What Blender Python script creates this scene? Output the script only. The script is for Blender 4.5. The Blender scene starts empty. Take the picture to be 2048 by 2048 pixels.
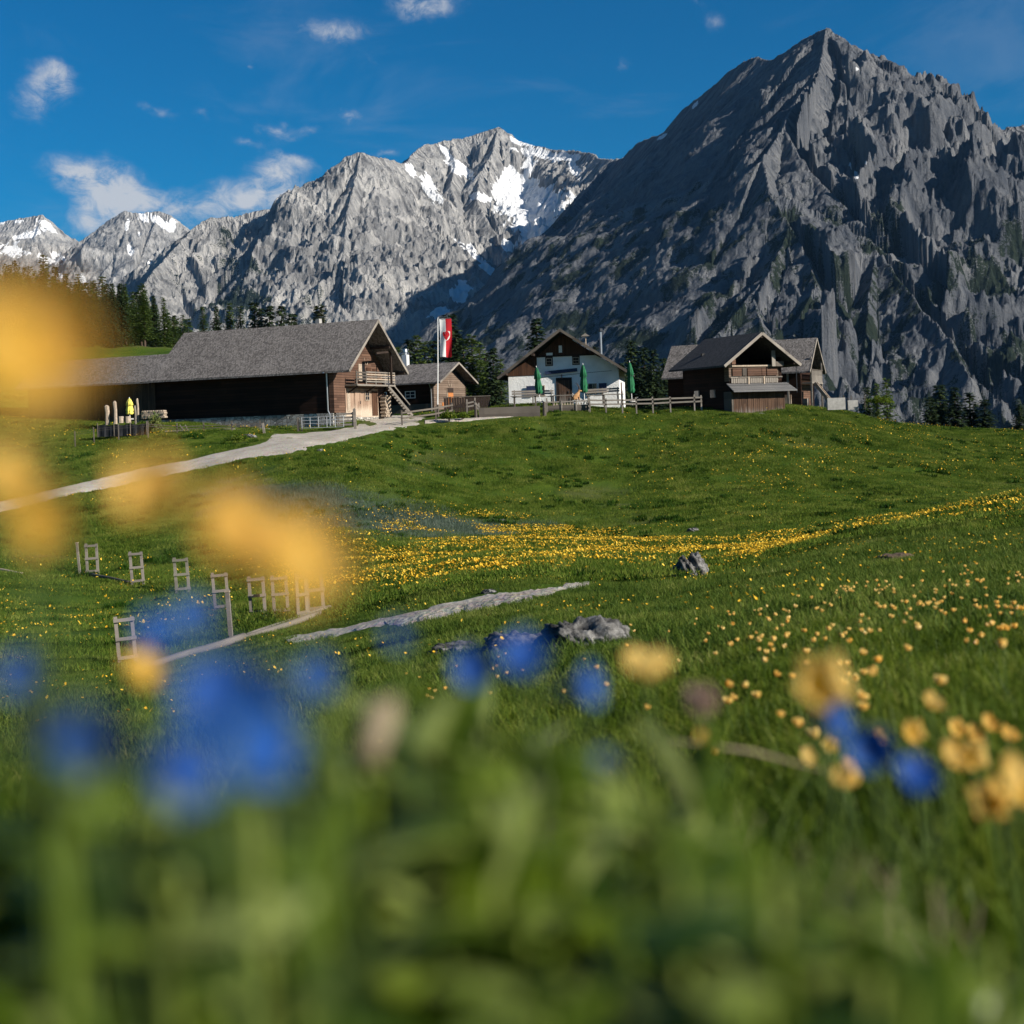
import bpy, bmesh, math, random
import numpy as np
from mathutils import Vector, Matrix, Euler

random.seed(7)
rng = np.random.default_rng(7)
S = bpy.context.scene
COL = S.collection

# ------------------------------------------------------------------ camera
ROLL = math.radians(2.0)
FPX = 2668.0                      # focal length in pixels of a 2048 px picture
HOR = 849.0                       # eye level sits above the middle of the picture
CR, SR = math.cos(ROLL), math.sin(ROLL)
cd = bpy.data.cameras.new('camera')
cam = bpy.data.objects.new('camera', cd)
COL.objects.link(cam)
cam.matrix_world = Matrix(((CR, SR, 0, 0), (0, 0, -1, 0), (-SR, CR, 0, 0), (0, 0, 0, 1)))
cd.sensor_width = 36
cd.lens = 18 * FPX / 1024
cd.shift_y = (HOR - 1024) / 2048
cd.clip_start = 0.01
cd.clip_end = 40000
cd.dof.use_dof = True
cd.dof.focus_distance = 55
cd.dof.aperture_fstop = 4.4
S.camera = cam

# ------------------------------------------------------------------ sky and sun
SUN = Vector((0.80, -0.43, 0.46)).normalized()      # direction towards the sun
W = bpy.data.worlds.new('World')
S.world = W
W.use_nodes = True
W.cycles.sampling_method = 'MANUAL'
W.cycles.sample_map_resolution = 512
sun_d = bpy.data.lights.new('sun', 'SUN')
sun_d.energy = 5.0
sun_d.angle = math.radians(0.5)
sun_d.color = (1.0, 0.93, 0.82)
sun = bpy.data.objects.new('sun', sun_d)
sun.rotation_euler = SUN.to_track_quat('Z', 'Y').to_euler()
COL.objects.link(sun)
S.view_settings.view_transform = 'Standard'
S.view_settings.look = 'None'
S.view_settings.exposure = 0.62
S.view_settings.gamma = 1
S.render.engine = 'CYCLES'
S.cycles.use_denoising = True
S.cycles.max_bounces = 5
S.cycles.diffuse_bounces = 2
S.cycles.glossy_bounces = 2
S.cycles.transmission_bounces = 3
S.cycles.volume_bounces = 0
S.cycles.sample_clamp_indirect = 4


# ------------------------------------------------------------------ node helper
class NT:
    def __init__(self, tree):
        self.t = tree

    def __call__(self, typ, ins=None, **props):
        n = self.t.nodes.new(typ)
        for k, v in props.items():
            setattr(n, k, v)
        for k, v in (ins or {}).items():
            s = n.inputs[k]
            if hasattr(v, 'is_output'):
                self.t.links.new(v, s)
            else:
                s.default_value = v
        return n

    def m(self, op, a, b=0.0, c=0.0, clamp=False):
        return self('ShaderNodeMath', {0: a, 1: b, 2: c}, operation=op, use_clamp=clamp).outputs[0]

    def mix(self, f, a, b, blend='MIX'):
        n = self('ShaderNodeMix', {0: f, 6: a, 7: b}, data_type='RGBA', blend_type=blend)
        return n.outputs[2]

    def ss(self, x, a, b):
        return self('ShaderNodeMapRange', {0: x, 1: a, 2: b, 3: 0.0, 4: 1.0}, interpolation_type='SMOOTHSTEP').outputs[0]

    def noise(self, vec, scale, detail=4, rough=0.55, dist=0.0):
        return self('ShaderNodeTexNoise', {'Vector': vec, 'Scale': scale, 'Detail': detail, 'Roughness': rough, 'Distortion': dist}).outputs[0]

    def ramp(self, f, stops):
        n = self('ShaderNodeValToRGB', {0: f})
        e = n.color_ramp.elements
        while len(e) < len(stops):
            e.new(0.5)
        for q, (p, c) in zip(e, stops):
            q.position = p
            q.color = tuple(c) + (1,)
        return n.outputs[0]

    def scale(self, vec, xyz):
        return self('ShaderNodeVectorMath', {0: vec, 1: xyz}, operation='MULTIPLY').outputs[0]


def rgb(*c):
    return tuple(c) + (1.0,)


def build_world():
    t = W.node_tree
    t.nodes.clear()
    N = NT(t)
    sky = N('ShaderNodeTexSky', sky_type='NISHITA', sun_disc=False)
    sky.sun_elevation = math.asin(SUN.z)
    sky.sun_rotation = math.atan2(SUN.x, SUN.y)
    sky.altitude = 1500
    sky.air_density = 1.25
    sky.dust_density = 0.15
    sky.ozone_density = 5.5
    base = N('ShaderNodeHueSaturation', {'Saturation': 1.5, 'Value': 1.0, 'Color': sky.outputs[0]}).outputs[0]
    d = N('ShaderNodeTexCoord').outputs['Generated']
    sp = N('ShaderNodeSeparateXYZ', {0: d})
    x, y, z = sp.outputs
    ys = N.m('MAXIMUM', y, 0.05)
    X = N.m('DIVIDE', x, ys)
    Z = N.m('DIVIDE', z, ys)
    front = N.ss(y, 0.05, 0.3)
    # clouds seen in front: (u, v, radius u, radius v, tilt, weight) in pixels of the photograph, turned into directions
    blobs = [(75, 185, 62, 70, 0.8, .8), (125, 155, 50, 32, 0.6, .9), (315, 222, 52, 18, 0.3, .62), (405, 226, 40, 14, .3, .5), (500, 285, 48, 15, .1, .55),
             (555, 262, 50, 18, .35, .75), (620, 260, 38, 14, 0, .55), (698, 232, 36, 26, 0, .8), (665, 68, 84, 34, .1, .85),
             (845, 12, 90, 34, -.05, 1.0), (170, 352, 95, 45, .35, 1.1), (265, 405, 120, 55, .45, 1.3), (180, 440, 60, 40, 0, .9), (490, 400, 130, 52, -.12, 1.3),
             (560, 355, 60, 32, .5, 1.0), (590, 320, 60, 20, .3, .6), (495, 140, 12, 10, 0, .45), (1255, 125, 26, 28, -.3, .42),
             (1435, 42, 32, 28, .6, .45), (1395, 0, 40, 18, .2, .4), (760, 310, 60, 14, 0, .55), (745, 120, 24, 16, .5, .36)]
    total = None
    wob = N('ShaderNodeTexNoise', {'Vector': d, 'Scale': 30.0, 'Detail': 7.0, 'Roughness': .6})
    wv = N('ShaderNodeSeparateXYZ', {0: wob.outputs['Color']})
    Xw = N.m('ADD', X, N.m('MULTIPLY', N.m('SUBTRACT', wv.outputs[0], .5), .036))
    Zw = N.m('ADD', Z, N.m('MULTIPLY', N.m('SUBTRACT', wv.outputs[1], .5), .026))
    XZ = N('ShaderNodeCombineXYZ', {0: Xw, 1: Zw}).outputs[0]
    for u, v, ru, rv, tl, w in blobs:
        cx, cy = (u - 1024) / FPX, (HOR - v) / FPX
        px, pz = CR * cx + SR * cy, -SR * cx + CR * cy
        mp = N('ShaderNodeMapping', {0: XZ, 1: (px, pz, 0), 2: (0, 0, -tl), 3: (1.95 * ru / FPX, 1.95 * rv / FPX, 1)}, vector_type='TEXTURE').outputs[0]
        g = N('ShaderNodeTexGradient', {0: mp}, gradient_type='QUADRATIC_SPHERE').outputs['Fac']
        total = N.m('MULTIPLY_ADD', g, w * 1.15, total if total is not None else 0.0)
    total = N.m('MULTIPLY', total, front)
    fine = N.noise(N.scale(d, (1, 1, 1.5)), 46.0, 9, .68, .5)
    back = N.m('MULTIPLY', N.ss(N.noise(d, 3.2, 4, .5), .60, .72), N.m('SUBTRACT', 1.0, front))
    total = N.m('ADD', total, back)
    mask = N.ss(N.m('MULTIPLY', total, N.m('ADD', N.m('MULTIPLY', fine, 2.4), -.45)), .14, 1.15)
    wisp = N.m('MULTIPLY', N.ss(N.noise(N.scale(d, (1, 1, 3.2)), 6.0, 6, .6, .6), .50, .78), .10)
    mask = N.m('MAXIMUM', N.m('MULTIPLY', mask, .90), wisp)
    col = N.mix(mask, base, rgb(7.6, 7.8, 8.2))
    bg = N('ShaderNodeBackground', {'Color': col, 'Strength': 0.051})
    out = N('ShaderNodeOutputWorld')
    t.links.new(bg.outputs[0], out.inputs[0])


build_world()


# ------------------------------------------------------------------ measuring helpers
def ray(u, v):
    cx, cy = (u - 1024) / FPX, (HOR - v) / FPX
    return CR * cx + SR * cy, -SR * cx + CR * cy


def P(u, v, d):
    x, z = ray(u, v)
    return Vector((x * d, d, z * d))


def proj(x, y, z):
    X, Z = x / y, z / y
    return 1024 + FPX * (CR * X - SR * Z), HOR - FPX * (SR * X + CR * Z)


# ------------------------------------------------------------------ numpy noise
def _hash(i, j, seed):
    h = (i.astype(np.int64) * 374761393 + j.astype(np.int64) * 668265263 + seed * 1442695041) & 0xFFFFFFFF
    h = ((h ^ (h >> 13)) * 1274126177) & 0xFFFFFFFF
    h = (h ^ (h >> 16)) & 0xFFFF
    return h * (2 * math.pi / 65536.0)


def perlin(x, y, seed=0):
    xi, yi = np.floor(x), np.floor(y)
    fx, fy = x - xi, y - yi
    xi, yi = xi.astype(np.int64), yi.astype(np.int64)
    sx, sy = fx * fx * fx * (fx * (fx * 6 - 15) + 10), fy * fy * fy * (fy * (fy * 6 - 15) + 10)

    def g(a, b, dx, dy):
        h = _hash(a, b, seed)
        return np.cos(h) * dx + np.sin(h) * dy
    n00, n10 = g(xi, yi, fx, fy), g(xi + 1, yi, fx - 1, fy)
    n01, n11 = g(xi, yi + 1, fx, fy - 1), g(xi + 1, yi + 1, fx - 1, fy - 1)
    a, b = n00 + sx * (n10 - n00), n01 + sx * (n11 - n01)
    return (a + sy * (b - a)) * 1.5


def fbm(x, y, oct=4, seed=0, gain=.5):
    s, a, f = 0, 1.0, 1.0
    for k in range(oct):
        s = s + a * perlin(x * f, y * f, seed + k * 17)
        a *= gain
        f *= 2.03
    return s


def ridged(x, y, oct=4, seed=0, gain=.5):
    s, a, f = 0, 1.0, 1.0
    for k in range(oct):
        s = s + a * (1 - 2 * np.abs(perlin(x * f, y * f, seed + k * 17)))
        a *= gain
        f *= 2.03
    return s


def sstep(x, a, b):
    t = np.clip((x - a) / (b - a), 0, 1)
    return t * t * (3 - 2 * t)


# ------------------------------------------------------------------ object helpers
MATS = {}


def link(o, parent=None):
    COL.objects.link(o)
    if parent is not None:
        o.parent = parent
    return o


def tag(o, label=None, cat=None, group=None, kind=None):
    for k, v in (('label', label), ('category', cat), ('group', group), ('kind', kind)):
        if v:
            o[k] = v
    return o


def thing(name, label, cat, loc=(0, 0, 0), rz=0.0, group=None):
    o = bpy.data.objects.new(name, None)
    o.empty_display_size = 0.3
    o.location = loc
    o.rotation_euler = (0, 0, rz)
    link(o)
    return tag(o, label, cat, group)


def copy_tree(o, parent=None):
    c = o.copy()
    COL.objects.link(c)
    c.parent = parent
    for ch in o.children:
        if ch.name in KEEP:
            continue
        copy_tree(ch, c)
    return c


KEEP = set()


def mesh_np(name, V, Fc, mat, parent=None, smooth=False, attrs=None):
    me = bpy.data.meshes.new(name)
    V = np.asarray(V, dtype=np.float32)
    Fc = np.asarray(Fc, dtype=np.int32)
    k = Fc.shape[1]
    me.vertices.add(len(V))
    me.vertices.foreach_set('co', V.ravel())
    me.loops.add(Fc.size)
    me.loops.foreach_set('vertex_index', Fc.ravel())
    me.polygons.add(len(Fc))
    me.polygons.foreach_set('loop_start', np.arange(0, Fc.size, k, dtype=np.int32))
    me.polygons.foreach_set('loop_total', np.full(len(Fc), k, dtype=np.int32))
    if smooth:
        me.polygons.foreach_set('use_smooth', np.ones(len(Fc), dtype=bool))
    me.update(calc_edges=True)
    for an, av in (attrs or {}).items():
        a = me.attributes.new(an, 'FLOAT', 'POINT')
        a.data.foreach_set('value', np.asarray(av, dtype=np.float32))
    if mat:
        me.materials.append(MATS[mat])
    o = bpy.data.objects.new(name, me)
    return link(o, parent)


class MB:
    """collects shapes, then links them as ONE mesh object"""

    def __init__(self):
        self.v, self.f = [], []

    def add(self, vs, fs):
        b = len(self.v)
        self.v += [tuple(p) for p in vs]
        self.f += [tuple(b + i for i in f) for f in fs]
        return self

    def box(self, x0, x1, y0, y1, z0, z1):
        vs = [(x, y, z) for z in (z0, z1) for y in (y0, y1) for x in (x0, x1)]
        return self.add(vs, [(0, 2, 3, 1), (4, 5, 7, 6), (0, 1, 5, 4), (2, 6, 7, 3), (0, 4, 6, 2), (1, 3, 7, 5)])

    def beam(self, p0, p1, w, h, up=(0, 0, 1)):
        p0, p1 = Vector(p0), Vector(p1)
        d = (p1 - p0).normalized()
        s = d.cross(Vector(up))
        if s.length < 1e-4:
            s = d.cross(Vector((0, 1, 0)))
        s.normalize()
        t = s.cross(d)
        vs = []
        for p in (p0, p1):
            for a, b in ((-1, -1), (1, -1), (1, 1), (-1, 1)):
                vs.append(p + s * (a * w / 2) + t * (b * h / 2))
        return self.add(vs, [(3, 2, 1, 0), (4, 5, 6, 7), (0, 1, 5, 4), (1, 2, 6, 5), (2, 3, 7, 6), (3, 0, 4, 7)])

    def tube(self, pts, rad, n=8, cap=True):
        pts = [Vector(p) for p in pts]
        if not hasattr(rad, '__len__'):
            rad = [rad] * len(pts)
        vs, fs = [], []
        for i, p in enumerate(pts):
            d = (pts[min(i + 1, len(pts) - 1)] - pts[max(i - 1, 0)]).normalized()
            a = d.cross(Vector((0, 0, 1)) if abs(d.z) < .9 else Vector((1, 0, 0))).normalized()
            b = d.cross(a)
            for k in range(n):
                q = 2 * math.pi * k / n
                vs.append(p + (a * math.cos(q) + b * math.sin(q)) * rad[i])
        for i in range(len(pts) - 1):
            for k in range(n):
                fs.append((i * n + k, i * n + (k + 1) % n, (i + 1) * n + (k + 1) % n, (i + 1) * n + k))
        if cap:
            fs.append(tuple(range(n - 1, -1, -1)))
            fs.append(tuple((len(pts) - 1) * n + k for k in range(n)))
        return self.add(vs, fs)

    def prism(self, poly, off):
        """a 3-D polygon pushed along off"""
        n = len(poly)
        poly = [Vector(p) for p in poly]
        off = Vector(off)
        vs = poly + [p + off for p in poly]
        fs = [tuple(range(n - 1, -1, -1)), tuple(range(n, 2 * n))]
        fs += [(i, (i + 1) % n, n + (i + 1) % n, n + i) for i in range(n)]
        return self.add(vs, fs)

    def build(self, name, mat, parent=None, smooth=False, label=None):
        me = bpy.data.meshes.new(name)
        me.from_pydata(self.v, [], self.f)
        bm = bmesh.new()
        bm.from_mesh(me)
        bmesh.ops.recalc_face_normals(bm, faces=bm.faces)
        bm.to_mesh(me)
        bm.free()
        if smooth:
            me.polygons.foreach_set('use_smooth', [True] * len(me.polygons))
        if mat:
            me.materials.append(MATS[mat])
        o = bpy.data.objects.new(name, me)
        if label:
            o['label'] = label
        return link(o, parent)
# ------------------------------------------------------------------ materials
def newmat(name):
    m = bpy.data.materials.new(name)
    m.use_nodes = True
    t = m.node_tree
    t.nodes.clear()
    N = NT(t)
    MATS[name] = m
    return m, N


def finish(N, col, rough=.8, height=None, bump=.3, dist=.02, spec=.3, trans=None, metallic=0.0):
    t = N.t
    ins = {'Base Color': col, 'Roughness': rough, 'Specular IOR Level': spec, 'Metallic': metallic}
    if height is not None:
        ins['Normal'] = N('ShaderNodeBump', {'Height': height, 'Strength': bump, 'Distance': dist}).outputs[0]
    p = N('ShaderNodeBsdfPrincipled', ins)
    sh = p.outputs[0]
    if trans:
        tr = N('ShaderNodeBsdfTranslucent', {'Color': col})
        sh = N('ShaderNodeMixShader', {0: trans, 1: sh, 2: tr.outputs[0]}).outputs[0]
    out = N('ShaderNodeOutputMaterial')
    t.links.new(sh, out.inputs[0])


def obj_co(N):
    return N('ShaderNodeTexCoord').outputs['Object']


def simple(name, c, rough=.7, var=.25, scale=6.0, spec=.3, trans=None, metallic=0.0, bump=0.15):
    m, N = newmat(name)
    co = obj_co(N)
    n = N.noise(co, scale, 5, .6)
    col = N.mix(N.ss(n, .25, .75), rgb(*[q * (1 - var) for q in c]), rgb(*[min(1, q * (1 + var)) for q in c]))
    finish(N, col, rough, n, bump, .02, spec, trans, metallic)


def wood(name, dark, light, axis='h', course=.2, length=3.0, gap=.10, grain=1.0, weather=None):
    """axis h: boards run level, courses stacked in z; v: boards stand, side by side"""
    m, N = newmat(name)
    co = obj_co(N)
    s = N('ShaderNodeSeparateXYZ', {0: co})
    hor = N.m('ADD', s.outputs[0], s.outputs[1])
    a, b = (s.outputs[2], hor) if axis == 'h' else (hor, s.outputs[2])
    k = N.m('DIVIDE', a, course)
    kf, fr = N.m('FLOOR', k), N.m('FRACT', k)
    bj = N.m('FLOOR', N.m('ADD', N.m('DIVIDE', b, length), N.m('MULTIPLY', kf, .37)))
    wn = N('ShaderNodeTexWhiteNoise', {'Vector': N('ShaderNodeCombineXYZ', {0: kf, 1: bj}).outputs[0]}, noise_dimensions='3D').outputs[0]
    edge = 1.0 if gap <= 0 else N.m('MULTIPLY', N.ss(fr, 0, gap), N.m('SUBTRACT', 1.0, N.ss(fr, 1 - gap, 1.0)))
    gr = N.noise(N('ShaderNodeCombineXYZ', {0: N.m('MULTIPLY', b, 1.2 * grain), 1: N.m('MULTIPLY', a, 22 * grain), 2: wn}).outputs[0], 1.0, 5, .65)
    big = N.noise(co, .55, 4, .6)
    f = N.m('ADD', N.m('MULTIPLY', wn, .45), N.m('ADD', N.m('MULTIPLY', gr, .45), N.m('MULTIPLY', N.m('SUBTRACT', big, .5), .7)), clamp=True)
    col = N.mix(f, rgb(*dark), rgb(*light))
    if weather:
        z0, z1, wc = weather        # bleached boards near the ground
        wz = N.m('ADD', s.outputs[2], N.m('MULTIPLY', N.m('SUBTRACT', N.noise(N.scale(co, (6, 6, .6)), 1.0, 4), .5), 1.6))
        col = N.mix(N.m('MULTIPLY', N.m('SUBTRACT', 1.0, N.ss(wz, z0, z1)), .8), col, rgb(*wc))
    col = N.mix(edge, rgb(*[q * .35 for q in dark]), col)
    finish(N, col, .85, N.m('ADD', edge, N.m('MULTIPLY', gr, .25)), .6, .03, .15)


def shingle(name, dark, light, along='x', slope=1.7):
    m, N = newmat(name)
    co = obj_co(N)
    s = N('ShaderNodeSeparateXYZ', {0: co})
    a = s.outputs[0] if along == 'x' else s.outputs[1]
    vec = N('ShaderNodeCombineXYZ', {0: a, 1: N.m('MULTIPLY', s.outputs[2], slope)}).outputs[0]
    br = N('ShaderNodeTexBrick', {'Vector': vec, 'Color1': rgb(.0, 0, 0), 'Color2': rgb(1, 1, 1), 'Mortar': rgb(0, 0, 0), 'Scale': 1.0, 'Mortar Size': .012, 'Brick Width': .16, 'Row Height': .17, 'Bias': 0.0})
    k = N.m('FLOOR', N.m('DIVIDE', a, .13))
    k2 = N.m('FLOOR', N.m('DIVIDE', N.m('MULTIPLY', s.outputs[2], slope), .17))
    wn = N('ShaderNodeTexWhiteNoise', {'Vector': N('ShaderNodeCombineXYZ', {0: k, 1: k2}).outputs[0]}).outputs[0]
    big = N.noise(N.scale(co, (1, 1, .35)), .45, 5, .62)
    med = N.noise(co, 3.0, 5, .7)
    f = N.m('ADD', N.m('MULTIPLY', wn, .62), N.m('ADD', N.m('MULTIPLY', N.m('SUBTRACT', big, .5), .55), N.m('MULTIPLY', med, .38)), clamp=True)
    col = N.mix(f, rgb(*dark), rgb(*light))
    col = N.mix(N.m('MULTIPLY', br.outputs['Fac'], .75), col, rgb(*[q * .3 for q in dark]))
    lay = N.m('FRACT', N.m('DIVIDE', N.m('MULTIPLY', s.outputs[2], slope), .17))
    h = N.m('ADD', N.m('MULTIPLY', lay, -.7), N.m('MULTIPLY', wn, .9))
    finish(N, col, .8, h, .8, .04, .25)


def build_materials():
    # meadow soil and turf
    m, N = newmat('turf')
    co = obj_co(N)
    a = N('ShaderNodeAttribute', attribute_name='pale').outputs['Fac']
    dry = N('ShaderNodeAttribute', attribute_name='dry').outputs['Fac']
    n1, n2, n3 = N.noise(co, .09, 5, .6), N.noise(co, .9, 5, .62), N.noise(co, 9.0, 4, .7)
    f = N.m('ADD', N.m('MULTIPLY', n1, .5), N.m('ADD', N.m('MULTIPLY', n2, .35), N.m('MULTIPLY', n3, .45)))
    col = N.ramp(f, [(.42, (.014, .032, .003)), (.60, (.038, .078, .005)), (.78, (.080, .120, .010))])
    col = N.mix(N.m('MULTIPLY', a, .55), col, rgb(.085, .115, .085))
    col = N.mix(dry, col, rgb(.12, .095, .05))
    finish(N, col, .9, N.m('ADD', n3, n2), .9, .12, .1)

    # gravel of the road and the footpath
    m, N = newmat('gravel')
    co = obj_co(N)
    v = N('ShaderNodeTexVoronoi', {'Vector': co, 'Scale': 11.0}).outputs
    n1, n2 = N.noise(co, .6, 6, .7), N.noise(co, 9.0, 6, .75)
    f = N.m('ADD', N.m('MULTIPLY', n1, .5), N.m('MULTIPLY', n2, .5))
    col = N.ramp(f, [(.34, (.24, .21, .165)), (.50, (.41, .37, .31)), (.66, (.56, .52, .45))])
    col = N.mix(.22, col, v['Color'], 'SOFT_LIGHT')
    finish(N, col, .95, N.m('ADD', n2, v['Distance']), .7, .05, .1)

    # limestone of the mountains
    m, N = newmat('limestone')
    co = obj_co(N)
    sn = N('ShaderNodeAttribute', attribute_name='snow').outputs['Fac']
    vg = N('ShaderNodeAttribute', attribute_name='veg').outputs['Fac']
    st = N('ShaderNodeAttribute', attribute_name='streak').outputs['Fac']
    n1 = N.noise(co, .004, 6, .62)
    n2 = N.m('ADD', N.m('MULTIPLY', st, .38), .5)
    n3 = N.noise(N.scale(co, (1, 1, .5)), .11, 6, .7)
    n4 = N.noise(co, .30, 5, .75)
    f = N.m('ADD', N.m('MULTIPLY', n1, .22), N.m('ADD', N.m('MULTIPLY', n2, .42), N.m('MULTIPLY', N.m('ADD', n3, n4), .2)))
    rock = N.ramp(f, [(.34, (.085, .086, .09)), (.50, (.265, .262, .258)), (.68, (.50, .485, .46))])
    strat = N.noise(N.scale(co, (.25, .25, 1.6)), .03, 5, .6)
    rock = N.mix(N.m('MULTIPLY', N.ss(strat, .58, .72), .22), rock, rgb(.33, .30, .26))
    rock = N.mix(N('ShaderNodeAttribute', attribute_name='dark').outputs['Fac'], rock, rgb(.026, .038, .060))  # big peak: its blue-dark shade is mixed into the rock colour
    vm = N.ss(N.m('ADD', N.m('ADD', vg, N.m('MULTIPLY', N.m('SUBTRACT', n4, .5), 1.5)), N.m('MULTIPLY', N.m('SUBTRACT', n2, .5), .9)), .40, .56)
    green = N.ramp(n3, [(.3, (.010, .017, .012)), (.7, (.026, .036, .022))])
    col = N.mix(vm, rock, green)
    sm = N.ss(N.m('ADD', sn, N.m('MULTIPLY', N.m('SUBTRACT', n2, .5), .7)), .46, .54)
    col = N.mix(sm, col, rgb(.86, .87, .88))
    h = N.m('ADD', n2, N.m('ADD', N.m('MULTIPLY', n3, .45), N.m('MULTIPLY', n4, .16)))
    finish(N, col, .9, h, .85, 30.0, .1)

    shingle('shingle_x', (.050, .044, .040), (.28, .255, .235), 'x')
    shingle('shingle_y', (.06, .06, .062), (.22, .215, .21), 'y')
    shingle('shingle_dark', (.022, .021, .02), (.085, .08, .075), 'y')
    wood('logs_shaded', (.008, .005, .0035), (.050, .022, .013), 'h', .24, 5)  # shade put into the colour: log walls darkened to near black
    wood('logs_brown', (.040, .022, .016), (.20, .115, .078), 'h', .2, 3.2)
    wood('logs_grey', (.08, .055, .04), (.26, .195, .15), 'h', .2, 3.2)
    wood('boards_up', (.03, .018, .013), (.135, .080, .052), 'v', .19, 4, weather=(-.5, .35, (.20, .18, .16)))
    wood('boards_brown', (.030, .015, .010), (.12, .060, .035), 'v', .17, 4)
    wood('boards_pale', (.20, .13, .09), (.48, .34, .25), 'v', .18, 4, weather=(.0, .7, (.55, .46, .36)))
    wood('fence_wood', (.10, .088, .076), (.36, .32, .275), 'h', .5, 6, .0, 2.0)
    wood('fence_dark', (.05, .042, .036), (.18, .155, .13), 'h', .5, 6, .0, 2.0)
    simple('timber_pale', (.36, .29, .22), .8, .3, 8)
    simple('timber_fresh', (.55, .36, .20), .75, .2, 8)
    simple('door_orange', (.42, .16, .05), .6, .3, 7)
    simple('shutter_blue', (.018, .03, .075), .6, .2, 8)
    simple('beam_dark', (.030, .019, .014), .85, .3, 5)
    simple('void_shade', (.006, .006, .007), .6, .1, 3)  # near-black colour stands in for the shade inside openings
    simple('white_paint', (.72, .72, .70), .6, .08, 5)
    simple('metal_grey', (.45, .46, .48), .35, .1, 9, metallic=.8, spec=.5)
    simple('metal_dark', (.06, .062, .068), .4, .15, 9, metallic=.6, spec=.5)
    simple('galvanised', (.34, .36, .38), .45, .12, 9, metallic=.5, spec=.5)
    simple('concrete', (.33, .32, .30), .9, .2, 3, bump=.4)
    simple('parasol_green', (.010, .115, .045), .75, .25, 5)
    simple('parasol_yellow', (.75, .66, .12), .75, .15, 5)
    simple('flag_white', (.78, .78, .77), .8, .04, 3, trans=.25)
    simple('flag_red', (.48, .012, .022), .8, .08, 3, trans=.25)
    simple('horn', (.07, .055, .045), .5, .2, 20)
    simple('fur', (.40, .22, .10), .9, .3, 14)
    simple('tarp_black', (.012, .013, .016), .5, .3, 3)
    simple('bark', (.075, .052, .038), .95, .3, 12, bump=.5)
    simple('glass_dark', (.02, .023, .03), .12, .1, 3, spec=.6)
    simple('soil', (.10, .068, .045), .95, .35, 14, bump=.7)
    # plaster
    m, N = newmat('plaster')
    co = obj_co(N)
    n1, n2 = N.noise(co, .7, 5, .6), N.noise(co, 5.0, 6, .7)
    col = N.mix(N.ss(n1, .3, .75), rgb(.70, .70, .685), rgb(.88, .88, .86))
    finish(N, col, .9, n2, .55, .10, .1)
    # field stone footing
    m, N = newmat('footing')
    co = obj_co(N)
    vo = N('ShaderNodeTexVoronoi', {'Vector': N.scale(co, (1, 1, 1.5)), 'Scale': 2.6, 'Randomness': .9}, feature='DISTANCE_TO_EDGE').outputs[0]
    vc = N('ShaderNodeTexVoronoi', {'Vector': N.scale(co, (1, 1, 1.5)), 'Scale': 2.6, 'Randomness': .9}).outputs['Color']
    g = N('ShaderNodeSeparateXYZ', {0: vc}).outputs[0]
    col = N.ramp(N.m('ADD', N.m('MULTIPLY', g, .6), N.m('MULTIPLY', N.noise(co, 9, 5), .4)), [(.2, (.20, .185, .165)), (.8, (.52, .49, .44))])
    e = N.ss(vo, .0, .07)
    col = N.mix(e, rgb(.13, .12, .105), col)
    finish(N, col, .9, e, .9, .08, .1)
    # boulder
    m, N = newmat('boulder')
    co = obj_co(N)
    n1, n2 = N.noise(co, 3.0, 6, .65), N.noise(co, 14.0, 6, .7)
    pit = N('ShaderNodeTexVoronoi', {'Vector': co, 'Scale': 8.0}).outputs[0]
    f = N.m('ADD', N.m('MULTIPLY', n1, .55), N.m('MULTIPLY', n2, .45))
    col = N.ramp(f, [(.38, (.018, .018, .018)), (.49, (.085, .083, .08)), (.60, (.24, .235, .225)), (.74, (.44, .43, .41))])
    finish(N, col, .9, N.m('ADD', n2, N.m('MULTIPLY', pit, .8)), .8, .03, .15)

    def leafy(name, stops, scale, trans, rough=.55, spec=.25):
        m, N = newmat(name)
        oi = N('ShaderNodeObjectInfo').outputs['Random']
        geo = N('ShaderNodeNewGeometry')
        ri = geo.outputs['Random Per Island']
        n = N.noise(geo.outputs['Position'], scale, 5, .65)
        n = N.ss(n, .28, .72)
        f = N.m('ADD', N.m('MULTIPLY', ri, .45), N.m('ADD', N.m('MULTIPLY', n, .48), N.m('MULTIPLY', oi, .10)))
        finish(N, N.ramp(f, stops), rough, None, spec=spec, trans=trans)
    leafy('grass_near', [(.20, (0.0286, 0.055, 0.0044)), (.5, (0.0902, 0.143, 0.0099)), (.78, (0.1815, 0.22, 0.0264)), (.95, (0.308, 0.286, 0.088))], 2.2, .42, .5, .14)
    leafy('grass_mid', [(.15, (.022, .050, .007)), (.45, (.074, .124, .015)), (.8, (.160, .195, .034)), (.97, (.29, .28, .11))], 1.1, .38, .6, .10)
    leafy('grass_far', [(.15, (.020, .046, .006)), (.42, (.074, .128, .014)), (.72, (.165, .205, .032)), (.95, (.27, .27, .07))], .55, .35, .7, .06)
    leafy('weed_dark', [(.15, (.008, .026, .002)), (.5, (.024, .064, .005)), (.9, (.06, .12, .012))], .9, .3, .6, .08)
    leafy('grass_pale', [(.2, (.05, .08, .05)), (.6, (.10, .14, .10)), (.95, (.17, .20, .15))], .3, .3)
    leafy('herb_leaf', [(.15, (.026, .060, .003)), (.38, (.12, .18, .010)), (.58, (.29, .35, .09)), (.80, (.62, .64, .32))], 1.5, .35, .4, .4)
    leafy('straw', [(.2, (.25, .20, .12)), (.8, (.45, .36, .24))], 1.5, .3)
    leafy('spruce', [(.15, (.008, .017, .008)), (.5, (.022, .040, .016)), (.9, (.052, .075, .026))], .5, .15)
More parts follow.
